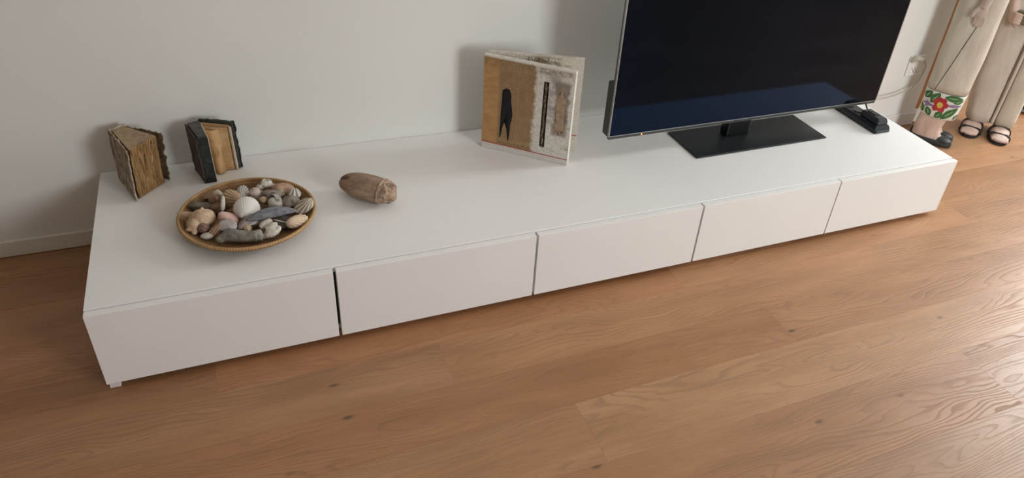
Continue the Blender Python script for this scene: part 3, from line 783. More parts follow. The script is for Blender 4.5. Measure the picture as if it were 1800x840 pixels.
def build_tray_body():
    P = tray_profile(); coils = 17; per = 6; nr = coils * per; na = 800; t0 = 0.50
    verts = []; faces = []; cols_ = []
    rr = random.Random(4); tint = [rr.uniform(0.8, 1.15) for _ in range(coils + 2)]
    th_ = 0.0042
    for side in (0, 1):
        for i in range(nr + 1):
            t = i / nr; r, z = prof_at(t0 + (1 - t0) * t, P); q0 = prof_at(max(0, t0 + (1 - t0) * t - 0.01), P); q1 = prof_at(min(1, t0 + (1 - t0) * t + 0.01), P)
            dx, dz = q1[0] - q0[0], q1[1] - q0[1]; l = math.hypot(dx, dz); nx_, nz_ = -dz / l, dx / l
            ci = int(t * coils - 1e-6); ph = t * coils - ci
            cb_ = abs(sin(pi * ph)) ** 0.7
            for k in range(na):
                w = 2 * pi * k / na
                stitch = (0.5 + 0.5 * sin(w * 200 + (pi if ci % 2 else 0))) ** 0.8
                h = 0.0010 * cb_ + 0.0016 * stitch * cb_
                off = h if side == 0 else -(th_ + h)
                rad_ = r + nx_ * off; zz = z + nz_ * off
                if side == 1: zz = max(zz, 0.0006)
                verts.append((rad_ * cos(w), rad_ * sin(w), zz))
                sh = tint[ci] * (1 + 0.16 * mnoise.noise(Vector((w * 5, ci, 0))))
                c = lerp3((0.17, 0.085, 0.034), (0.44, 0.27, 0.13), cb_ * (0.10 + 0.90 * stitch))
                cols_.append((c[0] * sh, c[1] * sh, c[2] * sh))
    N = (nr + 1) * na
    for i in range(nr):
        for k in range(na):
            a = i * na + k; b = i * na + (k + 1) % na
            faces.append((a, b, b + na, a + na)); faces.append((N + a, N + a + na, N + b + na, N + b))
    for k in range(na):
        faces.append((nr * na + k, nr * na + (k + 1) % na, N + nr * na + (k + 1) % na, N + nr * na + k))
        faces.append((k, N + k, N + (k + 1) % na, (k + 1) % na))
    o = from_data('woven_bowl', verts, faces, M_WICKER, tray, smooth=True, cols=cols_)
    # base disc
    rb_ = prof_at(0.50, tray_profile())[0] + 0.002
    V = [(rb_ * cos(2 * pi * k / 40), rb_ * sin(2 * pi * k / 40), z) for z in (0.001, 0.0068) for k in range(40)]
    Fc = [tuple(range(39, -1, -1)), tuple(range(40, 80))] + [(k, (k + 1) % 40, 40 + (k + 1) % 40, 40 + k) for k in range(40)]
    from_data('base_disc', V, Fc, M_WICKER, tray, cols=[(0.36, 0.21, 0.095)] * 80)
    # wrapped rim
    verts = []; faces = []; cols_ = []; na, ns = 640, 10
    for k in range(na):
        w = 2 * pi * k / na; wrap = 0.5 + 0.5 * sin(w * 150)
        for s_ in range(ns):
            q = 2 * pi * s_ / ns; rm = 0.0043 + 0.0007 * wrap
            R_ = 0.1842 + rm * cos(q); verts.append((R_ * cos(w), R_ * sin(w), TRZ - 0.0005 + rm * sin(q)))
            sh = 0.7 + 0.4 * wrap + 0.1 * mnoise.noise(Vector((w * 6, 0, 0))); cols_.append((0.47 * sh, 0.285 * sh, 0.13 * sh))
    for k in range(na):
        for s_ in range(ns): faces.append((k * ns + s_, ((k + 1) % na) * ns + s_, ((k + 1) % na) * ns + (s_ + 1) % ns, k * ns + (s_ + 1) % ns))
    from_data('rim', verts, faces, M_WICKER, tray, smooth=True, cols=cols_)
build_tray_body()

# ------------------------------------------------------------------ shells and stones in the tray
M_SHELL = attr_mat('shell', 0.5, 0.4, 0.10, 150, 0.15)
M_STONE = attr_mat('beach_stone', 0.8, 0.25, 0.22, 110, 0.4)
def R3(rx, ry, rz): return (radians(rx), radians(ry), radians(rz))
GRP = 'seashells and stones in the woven tray'
def finish(name, verts, faces, cols_, mat, loc, rot, label, cat='shell', thick=0.0):
    o = from_data(name, verts, faces, mat, None, loc=loc, rot=rot, smooth=True, cols=cols_)
    if thick:
        m = o.modifiers.new('solid', 'SOLIDIFY'); m.thickness = thick; m.offset = -1
    return tag(o, label, cat, GRP)
def facing(heading, tilt, side=0.0):
    # shell resting with its dome tipped towards the front of the tray by `tilt`, its lip pointing along `heading`
    t = radians(tilt); n = Vector((sin(radians(side)) , -0.99 * sin(t), cos(t))).normalized()
    er = Vector((0.995, -0.1, 0)); er = (er - n * er.dot(n)).normalized(); eu = n.cross(er)
    Y = er * cos(radians(heading)) + eu * sin(radians(heading)); X = Y.cross(n)
    return Matrix((X, Y, n)).transposed().to_euler()
def fan_shell(name, Lh, W, H, ribs, ramp_, colf, loc, rot, label, peak=0.5, thick=0.0016, skew=0.0):
    nu, nv = 96, 30; verts = []; faces = []; cols_ = []
    for j in range(nv + 1):
        v = j / nv
        for i in range(nu + 1):
            ph = (-1 + 2 * i / nu) * radians(86)
            r = max(0.05, cos(ph)) ** 0.85
            rib = 0.5 + 0.5 * cos(ph * ribs * 2)
            edge = 1 + 9.0 * ramp_ * rib * v
            x = W * 1.02 * r * v * sin(ph) * edge * 1.12 + skew * v * v * Lh; y = Lh * r * v * cos(ph) * edge
            z = H * sin(pi * min(1, v ** peak * 0.985 + 0.008)) ** 0.8 * (0.35 + 0.65 * cos(ph) ** 0.6 if cos(ph) > 0 else 0)
            z += ramp_ * (rib - 0.5) * min(1, v * 2.2) * (1 if ribs else 0)
            verts.append((x, y - Lh * 0.5, z)); cols_.append(colf(v, ph, rib))
    Wd = nu + 1
    for j in range(nv):
        for i in range(nu): faces.append((j * Wd + i, j * Wd + i + 1, (j + 1) * Wd + i + 1, (j + 1) * Wd + i))
    return finish(name, verts, faces, cols_, M_SHELL, loc, rot, label, 'shell', thick)
def stone(name, r, loc, rot, c0, c1, label, seed=0, amp=0.18, boxy=2.0, freq=1.3, cat='stone', nu=48, nv=30, deform=None, mat=None):
    verts = []; faces = []; cols_ = []
    for i in range(nv + 1):
        th = pi * i / nv
        for k in range(nu):
            w = 2 * pi * k / nu
            st, ct = sin(th), cos(th)
            def sp(a): return abs(a) ** (2 / boxy) * (1 if a >= 0 else -1)
            p = Vector((sp(st) * sp(cos(w)), sp(st) * sp(sin(w)), sp(ct)))
            n_ = mnoise.noise(p * freq + Vector((seed, seed * 2, 0))) + 0.4 * mnoise.noise(p * freq * 2.7 + Vector((0, seed, seed)))
            q = p * (1 + amp * n_); q = Vector((q.x * r[0], q.y * r[1], q.z * r[2]))
            if deform: q = deform(q, p)
            verts.append(q)
            cols_.append(lerp3(c0, c1, 0.5 + 0.9 * mnoise.noise(p * 2.1 + Vector((seed, 3, seed)))))
    for i in range(nv):
        for k in range(nu): faces.append((i * nu + k, (i + 1) * nu + k, (i + 1) * nu + (k + 1) % nu, i * nu + (k + 1) % nu))
    return finish(name, verts, faces, cols_, mat or M_STONE, loc, rot, label, cat)
def spiral_shell(name, size, turns, k_grow, spire, loc, rot, colf, label, knobs=0.0, mouth=1.0):
    # coiled shell growing along a helix; size = radius of the last whorl
    nu, nv = int(30 * turns), 22; verts = []; faces = []; cols_ = []
    for i in range(nu + 1):
        t = i / nu; th = 2 * pi * turns * t
        R_ = size * math.exp(k_grow * (t - 1) * turns)
        kn = 1 + knobs * max(0, sin(th * 4)) ** 3
        for j in range(nv):
            s_ = 2 * pi * j / nv
            rr = R_ * 0.62 * (1 + (kn - 1) * max(0, cos(s_ - 0.7)))
            x = (R_ * 0.48 + rr * cos(s_)) * cos(th); y = (R_ * 0.48 + rr * cos(s_)) * sin(th)
            z = -spire * R_ + rr * sin(s_) * mouth * 1.25
            verts.append((x, y, z + spire * size * 0.5)); cols_.append(colf(t, s_, th))
    for i in range(nu):
        for j in range(nv): faces.append((i * nv + j, i * nv + (j + 1) % nv, (i + 1) * nv + (j + 1) % nv, (i + 1) * nv + j))
    faces.append(tuple(range(nv)))
    return finish(name, verts, faces, cols_, M_SHELL, loc, rot, label, 'shell', 0.0)

WHITE = (0.72, 0.69, 0.64)
def c_white(v, ph, rib): return lerp3((0.60, 0.555, 0.50), (0.76, 0.74, 0.70), rib * 0.6 + 0.4 * v)
def c_orange(v, ph, rib):
    b = lerp3((0.58, 0.47, 0.36), (0.45, 0.245, 0.115), (1 - rib) * 1.2 * min(1, v * 1.6))
    return lerp3(b, (0.55, 0.49, 0.42), 1.0 if v < 0.15 else 0.0)
def c_brown(v, ph, rib): return lerp3((0.50, 0.36, 0.25), (0.25, 0.14, 0.085), (1 - rib) * 1.1)
def c_peach(v, ph, rib):
    g_ = 0.5 + 0.5 * sin(v * 34); return lerp3(lerp3((0.60, 0.43, 0.28), (0.68, 0.57, 0.44), rib), (0.42, 0.24, 0.13), (1 - g_) * 0.45 * v)
def c_beige(v, ph, rib): return lerp3((0.33, 0.265, 0.20), (0.62, 0.545, 0.44), rib)
def c_pink(v, ph, rib):
    g_ = 0.5 + 0.5 * sin(v * 22); return lerp3((0.60, 0.45, 0.39), (0.50, 0.27, 0.24), v * 0.8 + 0.2 * g_)
def c_mussel(v, ph, rib):
    n_ = mnoise.noise(Vector((v * 6, ph * 3, 2))); g_ = 0.5 + 0.5 * sin(v * 40 + n_ * 3)
    return lerp3(lerp3((0.085, 0.090, 0.112), (0.235, 0.24, 0.275), 0.5 + 0.7 * n_), (0.34, 0.32, 0.33), 0.25 * g_)
def c_grey(v, ph, rib): return lerp3((0.28, 0.26, 0.25), (0.46, 0.43, 0.40), rib * 0.5 + 0.5 * mnoise.noise(Vector((v * 4, ph * 3, 0))) + 0.3)
def c_grib(v, ph, rib): return lerp3((0.30, 0.27, 0.24), (0.68, 0.65, 0.60), rib)
def c_purple(v, ph, rib): return lerp3((0.20, 0.13, 0.125), (0.36, 0.26, 0.25), v)

def at(x, y, z): return (x, y, z + 0.0035)
# lower layer
stone('sea_stone', (0.034, 0.013, 0.012), at(0.284, 0.372, 0.288), R3(10, 12, -8), (0.11, 0.095, 0.07), (0.19, 0.165, 0.13), 'flat dark olive stone along the back left of the tray', 3, 0.10, 3.0)
stone('sea_stone', (0.026, 0.022, 0.018), at(0.330, 0.352, 0.286), R3(0, 10, 30), (0.10, 0.055, 0.03), (0.20, 0.12, 0.07), 'dark brown stone behind the spiked beige conch shell', 8, 0.16)
stone('sea_stone', (0.033, 0.024, 0.019), at(0.513, 0.390, 0.298), R3(0, 14, 15), (0.36, 0.22, 0.145), (0.46, 0.31, 0.22), 'rounded pinkish beige stone against the back right rim', 5, 0.12, 2.4)
stone('sea_stone', (0.040, 0.020, 0.017), at(0.478, 0.362, 0.300), R3(0, -8, -14), (0.13, 0.105, 0.08), (0.40, 0.34, 0.28), 'long mottled grey brown stone behind the tan pebble', 9, 0.18, 2.2)
stone('sea_stone', (0.024, 0.018, 0.016), at(0.437, 0.373, 0.298), R3(0, 0, 40), (0.26, 0.22, 0.185), (0.34, 0.29, 0.25), 'small round taupe stone lying under the barnacle cluster', 19, 0.12)
stone('sea_pebble', (0.0165, 0.017, 0.015), at(0.432, 0.372, 0.312), R3(0, 0, 0), (0.40, 0.31, 0.26), (0.54, 0.45, 0.39), 'small pinkish grey pebble behind the white clam shell', 12, 0.08)
stone('sea_pebble', (0.0135, 0.012, 0.010), at(0.452, 0.325, 0.311), R3(0, 20, 20), (0.40, 0.28, 0.17), (0.52, 0.39, 0.26), 'small tan pebble right of the white clam shell', 13, 0.12)
stone('sea_stone', (0.036, 0.028, 0.010), at(0.478, 0.312, 0.281), R3(0, 0, 10), (0.10, 0.085, 0.07), (0.22, 0.19, 0.165), 'dark grey stone underneath the curled grey shell', 23, 0.16)
stone('sea_stone', (0.040, 0.030, 0.010), at(0.405, 0.266, 0.279), R3(0, 0, 30), (0.10, 0.075, 0.055), (0.20, 0.15, 0.11), 'dark flat stone buried below the white clam shell', 27, 0.15)
stone('sea_stone', (0.030, 0.030, 0.012), at(0.495, 0.232, 0.284), R3(0, 0, 0), (0.07, 0.055, 0.045), (0.15, 0.12, 0.10), 'dark stone in the shade below the blue grey mussel', 33, 0.15)
def hole(q, p):
    d = math.exp(-((p.x - 0.05) / 0.30) ** 2 - ((p.y + 0.72) / 0.42) ** 2) * (1 if p.z > -0.4 else 0)
    return q * (1 - 0.5 * d)
stone('sea_stone', (0.025, 0.021, 0.019), at(0.527, 0.304, 0.302), R3(20, 8, -10), (0.17, 0.14, 0.115), (0.30, 0.26, 0.22), 'grey stone with a dark hole left of the beige scallop', 15, 0.14, 2.2, deform=hole)
# beige conch with spikes, left
M_CONCH = natural('beige_conch', (0.38, 0.25, 0.155), (0.53, 0.375, 0.25), (0.61, 0.47, 0.34), 34, 0.6, 0.25)
def rel(base, pts): return [tuple(p[i] - base[i] for i in range(3)) for p in pts]
def lumps(name, base, pieces, mat, label, cat, voxel=0.0022, it=3, ruff=0.0, seed=0):
    # one continuous lump grown from overlapping balls and limbs
    P = []
    for q in pieces:
        if q[0] == 'ball':
            rz = Matrix.Rotation(radians(q[3] if len(q) > 3 else 0), 3, 'Z')
            V_, F_ = ellipsoid(rel(base, [q[1]])[0], q[2], rz, 28, 18)
        else: V_, F_ = tube(None, rel(base, q[1]), q[2], None, seg=14, sub=5)
        if ruff: V_ = [Vector(v) + ruff * Vector((mnoise.noise(Vector(v) * 90 + Vector((seed, 0, 0))), mnoise.noise(Vector(v) * 90 + Vector((0, seed, 5))), mnoise.noise(Vector(v) * 90 + Vector((3, 0, seed))))) for v in V_]
        P.append((V_, F_))
    o = fused(name, P, mat, None, voxel, it); o.location = base
    return tag(o, label, cat, GRP)
cb = (0.282, 0.284, 0.303)
lumps('conch_shell', cb, [('ball', (0.284, 0.286, 0.306), (0.033, 0.031, 0.026), -10), ('ball', (0.262, 0.268, 0.300), (0.020, 0.024, 0.020), 20), ('ball', (0.300, 0.290, 0.304), (0.020, 0.028, 0.023), 0),
    ('limb', [(0.262, 0.300, 0.308), (0.246, 0.309, 0.312), (0.219, 0.321, 0.315)], [0.013, 0.0085, 0.0016]),
    ('limb', [(0.262, 0.258, 0.300), (0.251, 0.252, 0.299), (0.239, 0.252, 0.298)], [0.012, 0.0075, 0.0018]),
    ('limb', [(0.266, 0.262, 0.296), (0.261, 0.247, 0.291), (0.256, 0.240, 0.288)], [0.012, 0.009, 0.005]),
    ('limb', [(0.286, 0.296, 0.320), (0.289, 0.298, 0.331), (0.291, 0.300, 0.336)], [0.010, 0.005, 0.0014]),
    ('limb', [(0.306, 0.288, 0.312), (0.316, 0.290, 0.320)], [0.009, 0.003])], M_CONCH, 'large beige conch shell with spikes at the left of the tray', 'shell', 0.0022, 3, 0.0016, 3)
stone('sea_stone', (0.017, 0.015, 0.014), at(0.285, 0.250, 0.293), R3(0, 20, 10), (0.13, 0.075, 0.06), (0.27, 0.165, 0.135), 'dark reddish brown stone under the spiked conch shell', 17, 0.10)
# whelk and upright fragment at the back left
def c_whelk(t, s_, th): return lerp3((0.26, 0.165, 0.095), (0.50, 0.365, 0.245), 0.5 + 0.5 * cos(s_ * 2 + 1))
spiral_shell('whelk_shell', 0.026, 3.6, 0.40, 1.6, at(0.325, 0.388, 0.300), R3(35, 40, -20), c_whelk, 'brown spiral whelk shell standing at the back left', 0.12)
lumps('shell_fragment', (0.336, 0.392, 0.315), [('limb', [(0.322, 0.396, 0.314), (0.332, 0.394, 0.320), (0.342, 0.384, 0.317), (0.350, 0.380, 0.318)], [0.006, 0.0075, 0.006, 0.003]), ('ball', (0.334, 0.392, 0.318), (0.010, 0.006, 0.006), -30)], natural('cream_shell', (0.46, 0.37, 0.27), (0.58, 0.50, 0.40), (0.66, 0.60, 0.51), 50, 0.6, 0.3), 'small cream shell chip perched on the brown whelk', 'shell', 0.0016, 2, 0.0015, 9)
fan_shell('shell_fragment', 0.046, 0.0125, 0.006, 3, 0.0006, c_white, at(0.343, 0.336, 0.312), facing(82, 58, -35), 'narrow white shell fragment standing on edge beside orange striped cockle', 0.6)
# cockles and clams
fan_shell('cockle_shell', 0.068, 0.036, 0.024, 12, 0.0020, c_orange, at(0.374, 0.362, 0.306), facing(128, 34, 6), 'orange striped cockle shell behind the white clam shell', 0.5)
fan_shell('cockle_shell', 0.056, 0.030, 0.016, 14, 0.0010, c_grib, at(0.398, 0.396, 0.300), facing(80, 28), 'pale grey ribbed cockle shell behind the orange striped one', 0.5)
fan_shell('clam_shell', 0.074, 0.060, 0.027, 25, 0.0006, c_white, at(0.404, 0.290, 0.311), facing(72, 40, 4), 'large white ribbed clam shell on top in the tray centre', 0.55)
fan_shell('clam_shell', 0.058, 0.034, 0.019, 0, 0, c_pink, at(0.352, 0.262, 0.303), facing(-32, 28), 'smooth pink clam shell below the white clam shell', 0.5)
fan_shell('cockle_shell', 0.048, 0.025, 0.017, 10, 0.0018, c_brown, at(0.319, 0.231, 0.292), facing(215, 36), 'brown ribbed cockle shell left of the grey bone-shaped driftwood', 0.5)
stone('sea_stone', (0.024, 0.020, 0.007), at(0.348, 0.228, 0.303), R3(34, 8, -14), (0.33, 0.295, 0.275), (0.42, 0.385, 0.36), 'flat pale grey stone between pink clam and bone-shaped driftwood', 29, 0.12, 2.2)
stone('sea_pebble', (0.0185, 0.0125, 0.0085), at(0.293, 0.224, 0.283), R3(0, 0, -8), (0.48, 0.43, 0.40), (0.58, 0.53, 0.50), 'small flat whitish oval pebble at the front left', 31, 0.04)
# the grey bone-like piece in front
M_BONE = natural('grey_driftwood', (0.13, 0.125, 0.10), (0.215, 0.20, 0.165), (0.31, 0.29, 0.24), 26, 0.85, 0.5, 0.003)
lumps('driftwood_piece', (0.374, 0.190, 0.290), [('limb', [(0.335, 0.202, 0.292), (0.360, 0.196, 0.293), (0.395, 0.183, 0.291), (0.420, 0.176, 0.292)], [0.015, 0.0195, 0.0165, 0.017]),
    ('ball', (0.352, 0.200, 0.297), (0.020, 0.016, 0.016), -20), ('ball', (0.324, 0.196, 0.287), (0.013, 0.012, 0.012), 0), ('limb', [(0.345, 0.200, 0.300), (0.328, 0.200, 0.290), (0.317, 0.197, 0.286)], [0.013, 0.011, 0.008]),
    ('limb', [(0.424, 0.190, 0.302), (0.424, 0.176, 0.294), (0.421, 0.165, 0.284)], [0.0085, 0.0125, 0.009])], M_BONE, 'grey bone-shaped driftwood piece at the front of the tray', 'driftwood', 0.0022, 3, 0.0022, 5)
# white worn whelk pieces
M_WORN = natural('worn_white_shell', (0.44, 0.38, 0.29), (0.62, 0.575, 0.50), (0.73, 0.70, 0.64), 36, 0.6, 0.35)
lumps('shell_fragment', (0.461, 0.182, 0.295), [('ball', (0.461, 0.184, 0.294), (0.022, 0.015, 0.014), 22), ('limb', [(0.441, 0.176, 0.289), (0.456, 0.174, 0.292), (0.476, 0.180, 0.301), (0.482, 0.190, 0.303)], [0.008, 0.0095, 0.0075, 0.004]),
    ('limb', [(0.446, 0.190, 0.299), (0.460, 0.194, 0.307), (0.476, 0.194, 0.308)], [0.008, 0.0095, 0.007]), ('ball', (0.437, 0.178, 0.287), (0.010, 0.008, 0.008), 0)], M_WORN, 'chunky white worn shell fragment at the front right', 'shell', 0.0018, 2, 0.0022, 11)
lumps('shell_fragment', (0.448, 0.216, 0.302), [('limb', [(0.432, 0.208, 0.296), (0.444, 0.214, 0.302), (0.462, 0.224, 0.307)], [0.0085, 0.012, 0.0085]), ('ball', (0.456, 0.216, 0.308), (0.010, 0.007, 0.007), 30)], M_WORN, 'cream knobbly shell fragment just under the mussel shell', 'shell', 0.0018, 2, 0.0018, 15)
fan_shell('cockle_shell', 0.030, 0.018, 0.011, 9, 0.0010, c_peach, at(0.398, 0.218, 0.291), facing(100, 30), 'small tan ribbed cockle shell behind the bone-shaped driftwood', 0.5)
fan_shell('oyster_shell', 0.066, 0.026, 0.007, 5, 0.0012, c_grey, at(0.412, 0.238, 0.303), facing(200, 24), 'grey brown oyster shell tucked under the mussel shell', 0.55)
fan_shell('clam_shell', 0.034, 0.016, 0.010, 0, 0, c_purple, at(0.386, 0.232, 0.298), facing(235, 40), 'small dark purple shell left of the oyster shell', 0.5)
# mussel: long and pointed
def mussel():
    nu, nv = 60, 22; verts = []; faces = []; cols_ = []
    Lh, W, H = 0.134, 0.0165, 0.012
    for i in range(nu + 1):
        t = i / nu
        prof = (sin(pi * min(1, t ** 0.80)) ** 0.62) * (0.80 + 0.30 * t) if 0 < t < 1 else 0.0
        for j in range(nv + 1):
            s_ = pi * j / nv
            x = Lh * (t - 0.5); y = W * prof * cos(s_) + 0.008 * (1 - (2 * t - 1) ** 2) - 0.005; z = H * prof * sin(s_) ** 0.8
            verts.append((x, y, z)); cols_.append(c_mussel(t, s_, 0))
    Wd = nv + 1
    for i in range(nu):
        for j in range(nv): faces.append((i * Wd + j, (i + 1) * Wd + j, (i + 1) * Wd + j + 1, i * Wd + j + 1))
    e = facing(98, 34)
    finish('mussel_shell', verts, faces, cols_, M_SHELL, at(0.466, 0.241, 0.314), e, 'long blue grey mussel shell lying across the pile', 'shell', 0.0014)
mussel()
fan_shell('cockle_shell', 0.066, 0.032, 0.021, 13, 0.0014, c_peach, at(0.530, 0.208, 0.297), facing(24, 30, 6), 'peach banded cockle shell at the right front rim', 0.5)
fan_shell('scallop_shell', 0.060, 0.034, 0.018, 9, 0.0030, c_beige, at(0.560, 0.274, 0.303), facing(212, 42, -8), 'beige deeply ribbed scallop shell leaning on the right rim', 0.55)
fan_shell('cockle_shell', 0.040, 0.030, 0.015, 6, 0.0034, c_grib, at(0.541, 0.338, 0.306), facing(262, 6), 'white and grey ribbed shell above the beige scallop', 0.55)
# curled grey shell
def c_curl(t, s_, th): return lerp3((0.17, 0.15, 0.13), (0.50, 0.46, 0.40), 0.5 + 0.6 * cos(s_))
spiral_shell('snail_shell', 0.026, 2.2, 0.45, 0.25, at(0.482, 0.306, 0.309), R3(32, 0, 60), c_curl, 'curled grey snail shell behind the mussel shell')
# barnacle cluster on the back rim
def barnacle():
    bc = thing('barnacle_cluster', 'white hollow barnacle cluster at the back rim of the tray', 'shell', at(0.468, 0.420, 0.2995), 0, GRP)
    for (ox, oy, r0, h, tl, sd) in ((0.0, 0.0, 0.019, 0.020, 12, 1), (-0.017, -0.006, 0.012, 0.013, -14, 2), (0.018, -0.004, 0.011, 0.011, 18, 3)):
        verts = []; faces = []; cols_ = []; nu = 40
        prof = [(1.0, 0.0), (0.92, 0.4), (0.78, 0.8), (0.66, 1.0), (0.52, 0.96), (0.46, 0.6), (0.40, 0.2), (0.02, 0.12)]
        for (pr_, ph) in prof:
            for k in range(nu):
                w = 2 * pi * k / nu; j = 1 + 0.14 * mnoise.noise(Vector((cos(w) * 2.2, sin(w) * 2.2, sd * 3))) + 0.05 * sin(w * 9)
                verts.append((ox + r0 * pr_ * j * cos(w), oy + r0 * 0.8 * pr_ * j * sin(w), h * ph * (1 + 0.25 * mnoise.noise(Vector((cos(w) * 1.5, sin(w) * 1.5, sd))))))
                cols_.append((0.62, 0.58, 0.51) if pr_ > 0.5 else (0.22, 0.19, 0.15))
        for i in range(len(prof) - 1):
            for k in range(nu): faces.append((i * nu + k, i * nu + (k + 1) % nu, (i + 1) * nu + (k + 1) % nu, (i + 1) * nu + k))
        faces.append(tuple(range(nu - 1, -1, -1))); faces.append(tuple((len(prof) - 1) * nu + k for k in range(nu)))
        from_data('barnacle', verts, faces, M_SHELL, bc, rot=R3(-14, tl, 0), smooth=True, cols=cols_)
barnacle()
Vs, Fs = tube(None, [(-0.019, 0.010, 0.004), (0.0, 0.0, 0.0015), (0.019, -0.010, -0.002)], [0.0010, 0.0019, 0.0012], None, seg=8)
tag(from_data('shell_spine', Vs, Fs, M_SHELL, None, loc=at(0.488, 0.212, 0.3015), smooth=True, cols=[(0.62, 0.57, 0.53)] * len(Vs)), 'thin pale spine stick between mussel and white fragment', 'shell', GRP)

# ------------------------------------------------------------------ carved and painted wooden figures
def make_paint(name, c0, c1, c2):
    g = G(name, 0.7, 0.3)
    x, y, z = g.sep(g.obj())
    n = g.noise(g.comb(g.mul(x, 30), g.mul(y, 30), g.mul(z, 7)), 1.0, 5, 0.6)
    c = g.ramp(n, [(0.3, c0), (0.5, c1), (0.7, c2)])
    sp = g.ss(g.vor(g.obj(), 26), 0.06, 0.03)
    g.color(g.mix(g.mul(sp, 0.35), c, (0.25, 0.20, 0.15))); g.bump(n, 0.25, 0.002); return g.m
M_CREAMPAINT = make_paint('cream_paint', (0.47, 0.42, 0.345), (0.54, 0.485, 0.405), (0.60, 0.545, 0.46))
M_BAND = make_paint('white_paint_band', (0.62, 0.60, 0.55), (0.68, 0.66, 0.61), (0.72, 0.70, 0.66))
M_SKIN = make_paint('skin_paint', (0.49, 0.345, 0.29), (0.58, 0.43, 0.365), (0.64, 0.49, 0.42))
M_SKINH = make_paint('faded_skin_paint', (0.42, 0.335, 0.275), (0.49, 0.40, 0.335), (0.53, 0.44, 0.375))
M_SHOE = simple('black_shoe_paint', (0.030, 0.034, 0.034), 0.5, 0.4, 0.2, 30)
M_STRAP = simple('sandal_strap', (0.028, 0.025, 0.026), 0.6, 0.3, 0.2, 60)
M_PETAL = natural('red_paint', (0.28, 0.02, 0.025), (0.38, 0.03, 0.035), (0.45, 0.06, 0.06), 60, 0.6, 0.1)
M_YEL = natural('yellow_paint', (0.52, 0.36, 0.05), (0.60, 0.43, 0.08), (0.66, 0.50, 0.14), 60, 0.6, 0.1)
M_GREEN = natural('green_paint', (0.025, 0.085, 0.022), (0.05, 0.145, 0.042), (0.085, 0.20, 0.07), 70, 0.6, 0.1)
M_LGREEN = simple('light_green_paint', (0.42, 0.52, 0.36), 0.6)
M_PURP = simple('purple_paint', (0.23, 0.16, 0.30), 0.6)
M_BLK = simple('thin_black_paint', (0.03, 0.025, 0.02), 0.7)
M_HAIR = simple('dark_hair_paint', (0.05, 0.03, 0.02), 0.6)

S1 = (3.54, 0.55); A1 = math.atan2(-0.81, 0.58)
st = thing('carved_figure', 'painted wooden figure in cream trousers with a red flower hem band', 'statue', (S1[0], S1[1], 0.0), A1)
RX, RY, PW = 0.094, 0.078, 2.6
def rx_at(z):   # half depth of the trousers at height z
    if z < 0.27: return 0.082 + 0.010 * (z - 0.14) / 0.13
    return 0.092 + 0.004 * min(1, (z - 0.27) / 0.15)
def ry_at(z): return 0.072 + (0.008 * (z - 0.14) / 0.2 if z < 0.34 else 0.008)
zs = [0.27 + (0.80 - 0.27) * k / 16 for k in range(17)]
loft('trousers', [(z, 0.003, 0, rx_at(z), ry_at(z), PW) for z in zs], M_CREAMPAINT, st, 64, jitter=0.03)
loft('hem_band', [(0.139, 0.002, 0, 0.070, 0.060, 2.4), (0.1385, 0.003, 0, 0.079, 0.069, 2.5)] + [(z, 0.003, 0, rx_at(z) + 0.0006, ry_at(z) + 0.0006, PW) for z in [0.141 + (0.2695 - 0.141) * k / 8 for k in range(9)]], M_BAND, st, 64)
def on_leg(f, z, off=0.0012):
    rx, ry = rx_at(z) + 0.0006, ry_at(z) + 0.0006
    q = max(-0.985, min(0.985, (f - 0.003) / rx))
    y = -ry * (1 - abs(q) ** PW) ** (1 / PW)
    n_ = Vector((math.copysign(abs(q) ** (PW - 1) / rx, q), -(abs(y / ry) ** (PW - 1)) / ry, 0)).normalized()
    return Vector((0.003 + q * rx, y, z)) + n_ * off
def painted(name, cf, cz, a, b, ang, mat, shape='leaf', off=0.0012, parent=None):
    # flat painted blob wrapped on the trouser surface: half-length a, half-width b
    verts = [on_leg(cf, cz, off)]; faces = []; n_ = 22; rings = 4
    for r_ in range(1, rings + 1):
        for k in range(n_):
            w = 2 * pi * k / n_
            if shape == 'leaf': lx = a * cos(w); ly = b * sin(w) * (1 - 0.55 * abs(cos(w)) ** 2) * 1.25
            elif shape == 'petal': lx = a * cos(w) * (1 + 0.05 * sin(5 * w)); ly = b * sin(w) * (1 + 0.06 * cos(3 * w))
            else: lx = a * cos(w); ly = b * sin(w)
            lx *= r_ / rings; ly *= r_ / rings
            f = cf + lx * cos(ang) - ly * sin(ang); z = cz + lx * sin(ang) + ly * cos(ang)
            z = max(0.1425, min(0.268, z))
            verts.append(on_leg(f, z, off))
    for k in range(n_): faces.append((0, 1 + k, 1 + (k + 1) % n_))
    for r_ in range(rings - 1):
        for k in range(n_): faces.append((1 + r_ * n_ + k, 1 + (r_ + 1) * n_ + k, 1 + (r_ + 1) * n_ + (k + 1) % n_, 1 + r_ * n_ + (k + 1) % n_))
    return from_data(name, verts, faces, mat, parent or st, smooth=True)
ZO = -0.010
def seg2(name, p, q, wd, mat, off=0.0012, parent=None):
    cf, cz = (p[0] + q[0]) / 2, (p[1] + q[1]) / 2 + ZO; dx, dz = q[0] - p[0], q[1] - p[1]
    return painted(name, cf, cz, math.hypot(dx, dz) / 2, wd, math.atan2(dz, dx), mat, 'leaf', off, parent)
seg2('flower_stem', (-0.080, 0.208), (-0.024, 0.206), 0.006, M_PURP, 0.0008); seg2('flower_stem', (0.022, 0.224), (0.088, 0.228), 0.006, M_PURP, 0.0008)
seg2('flower_stem', (-0.066, 0.222), (-0.046, 0.206), 0.004, M_PURP, 0.0009); seg2('flower_stem', (-0.066, 0.190), (-0.050, 0.206), 0.004, M_PURP, 0.0009)
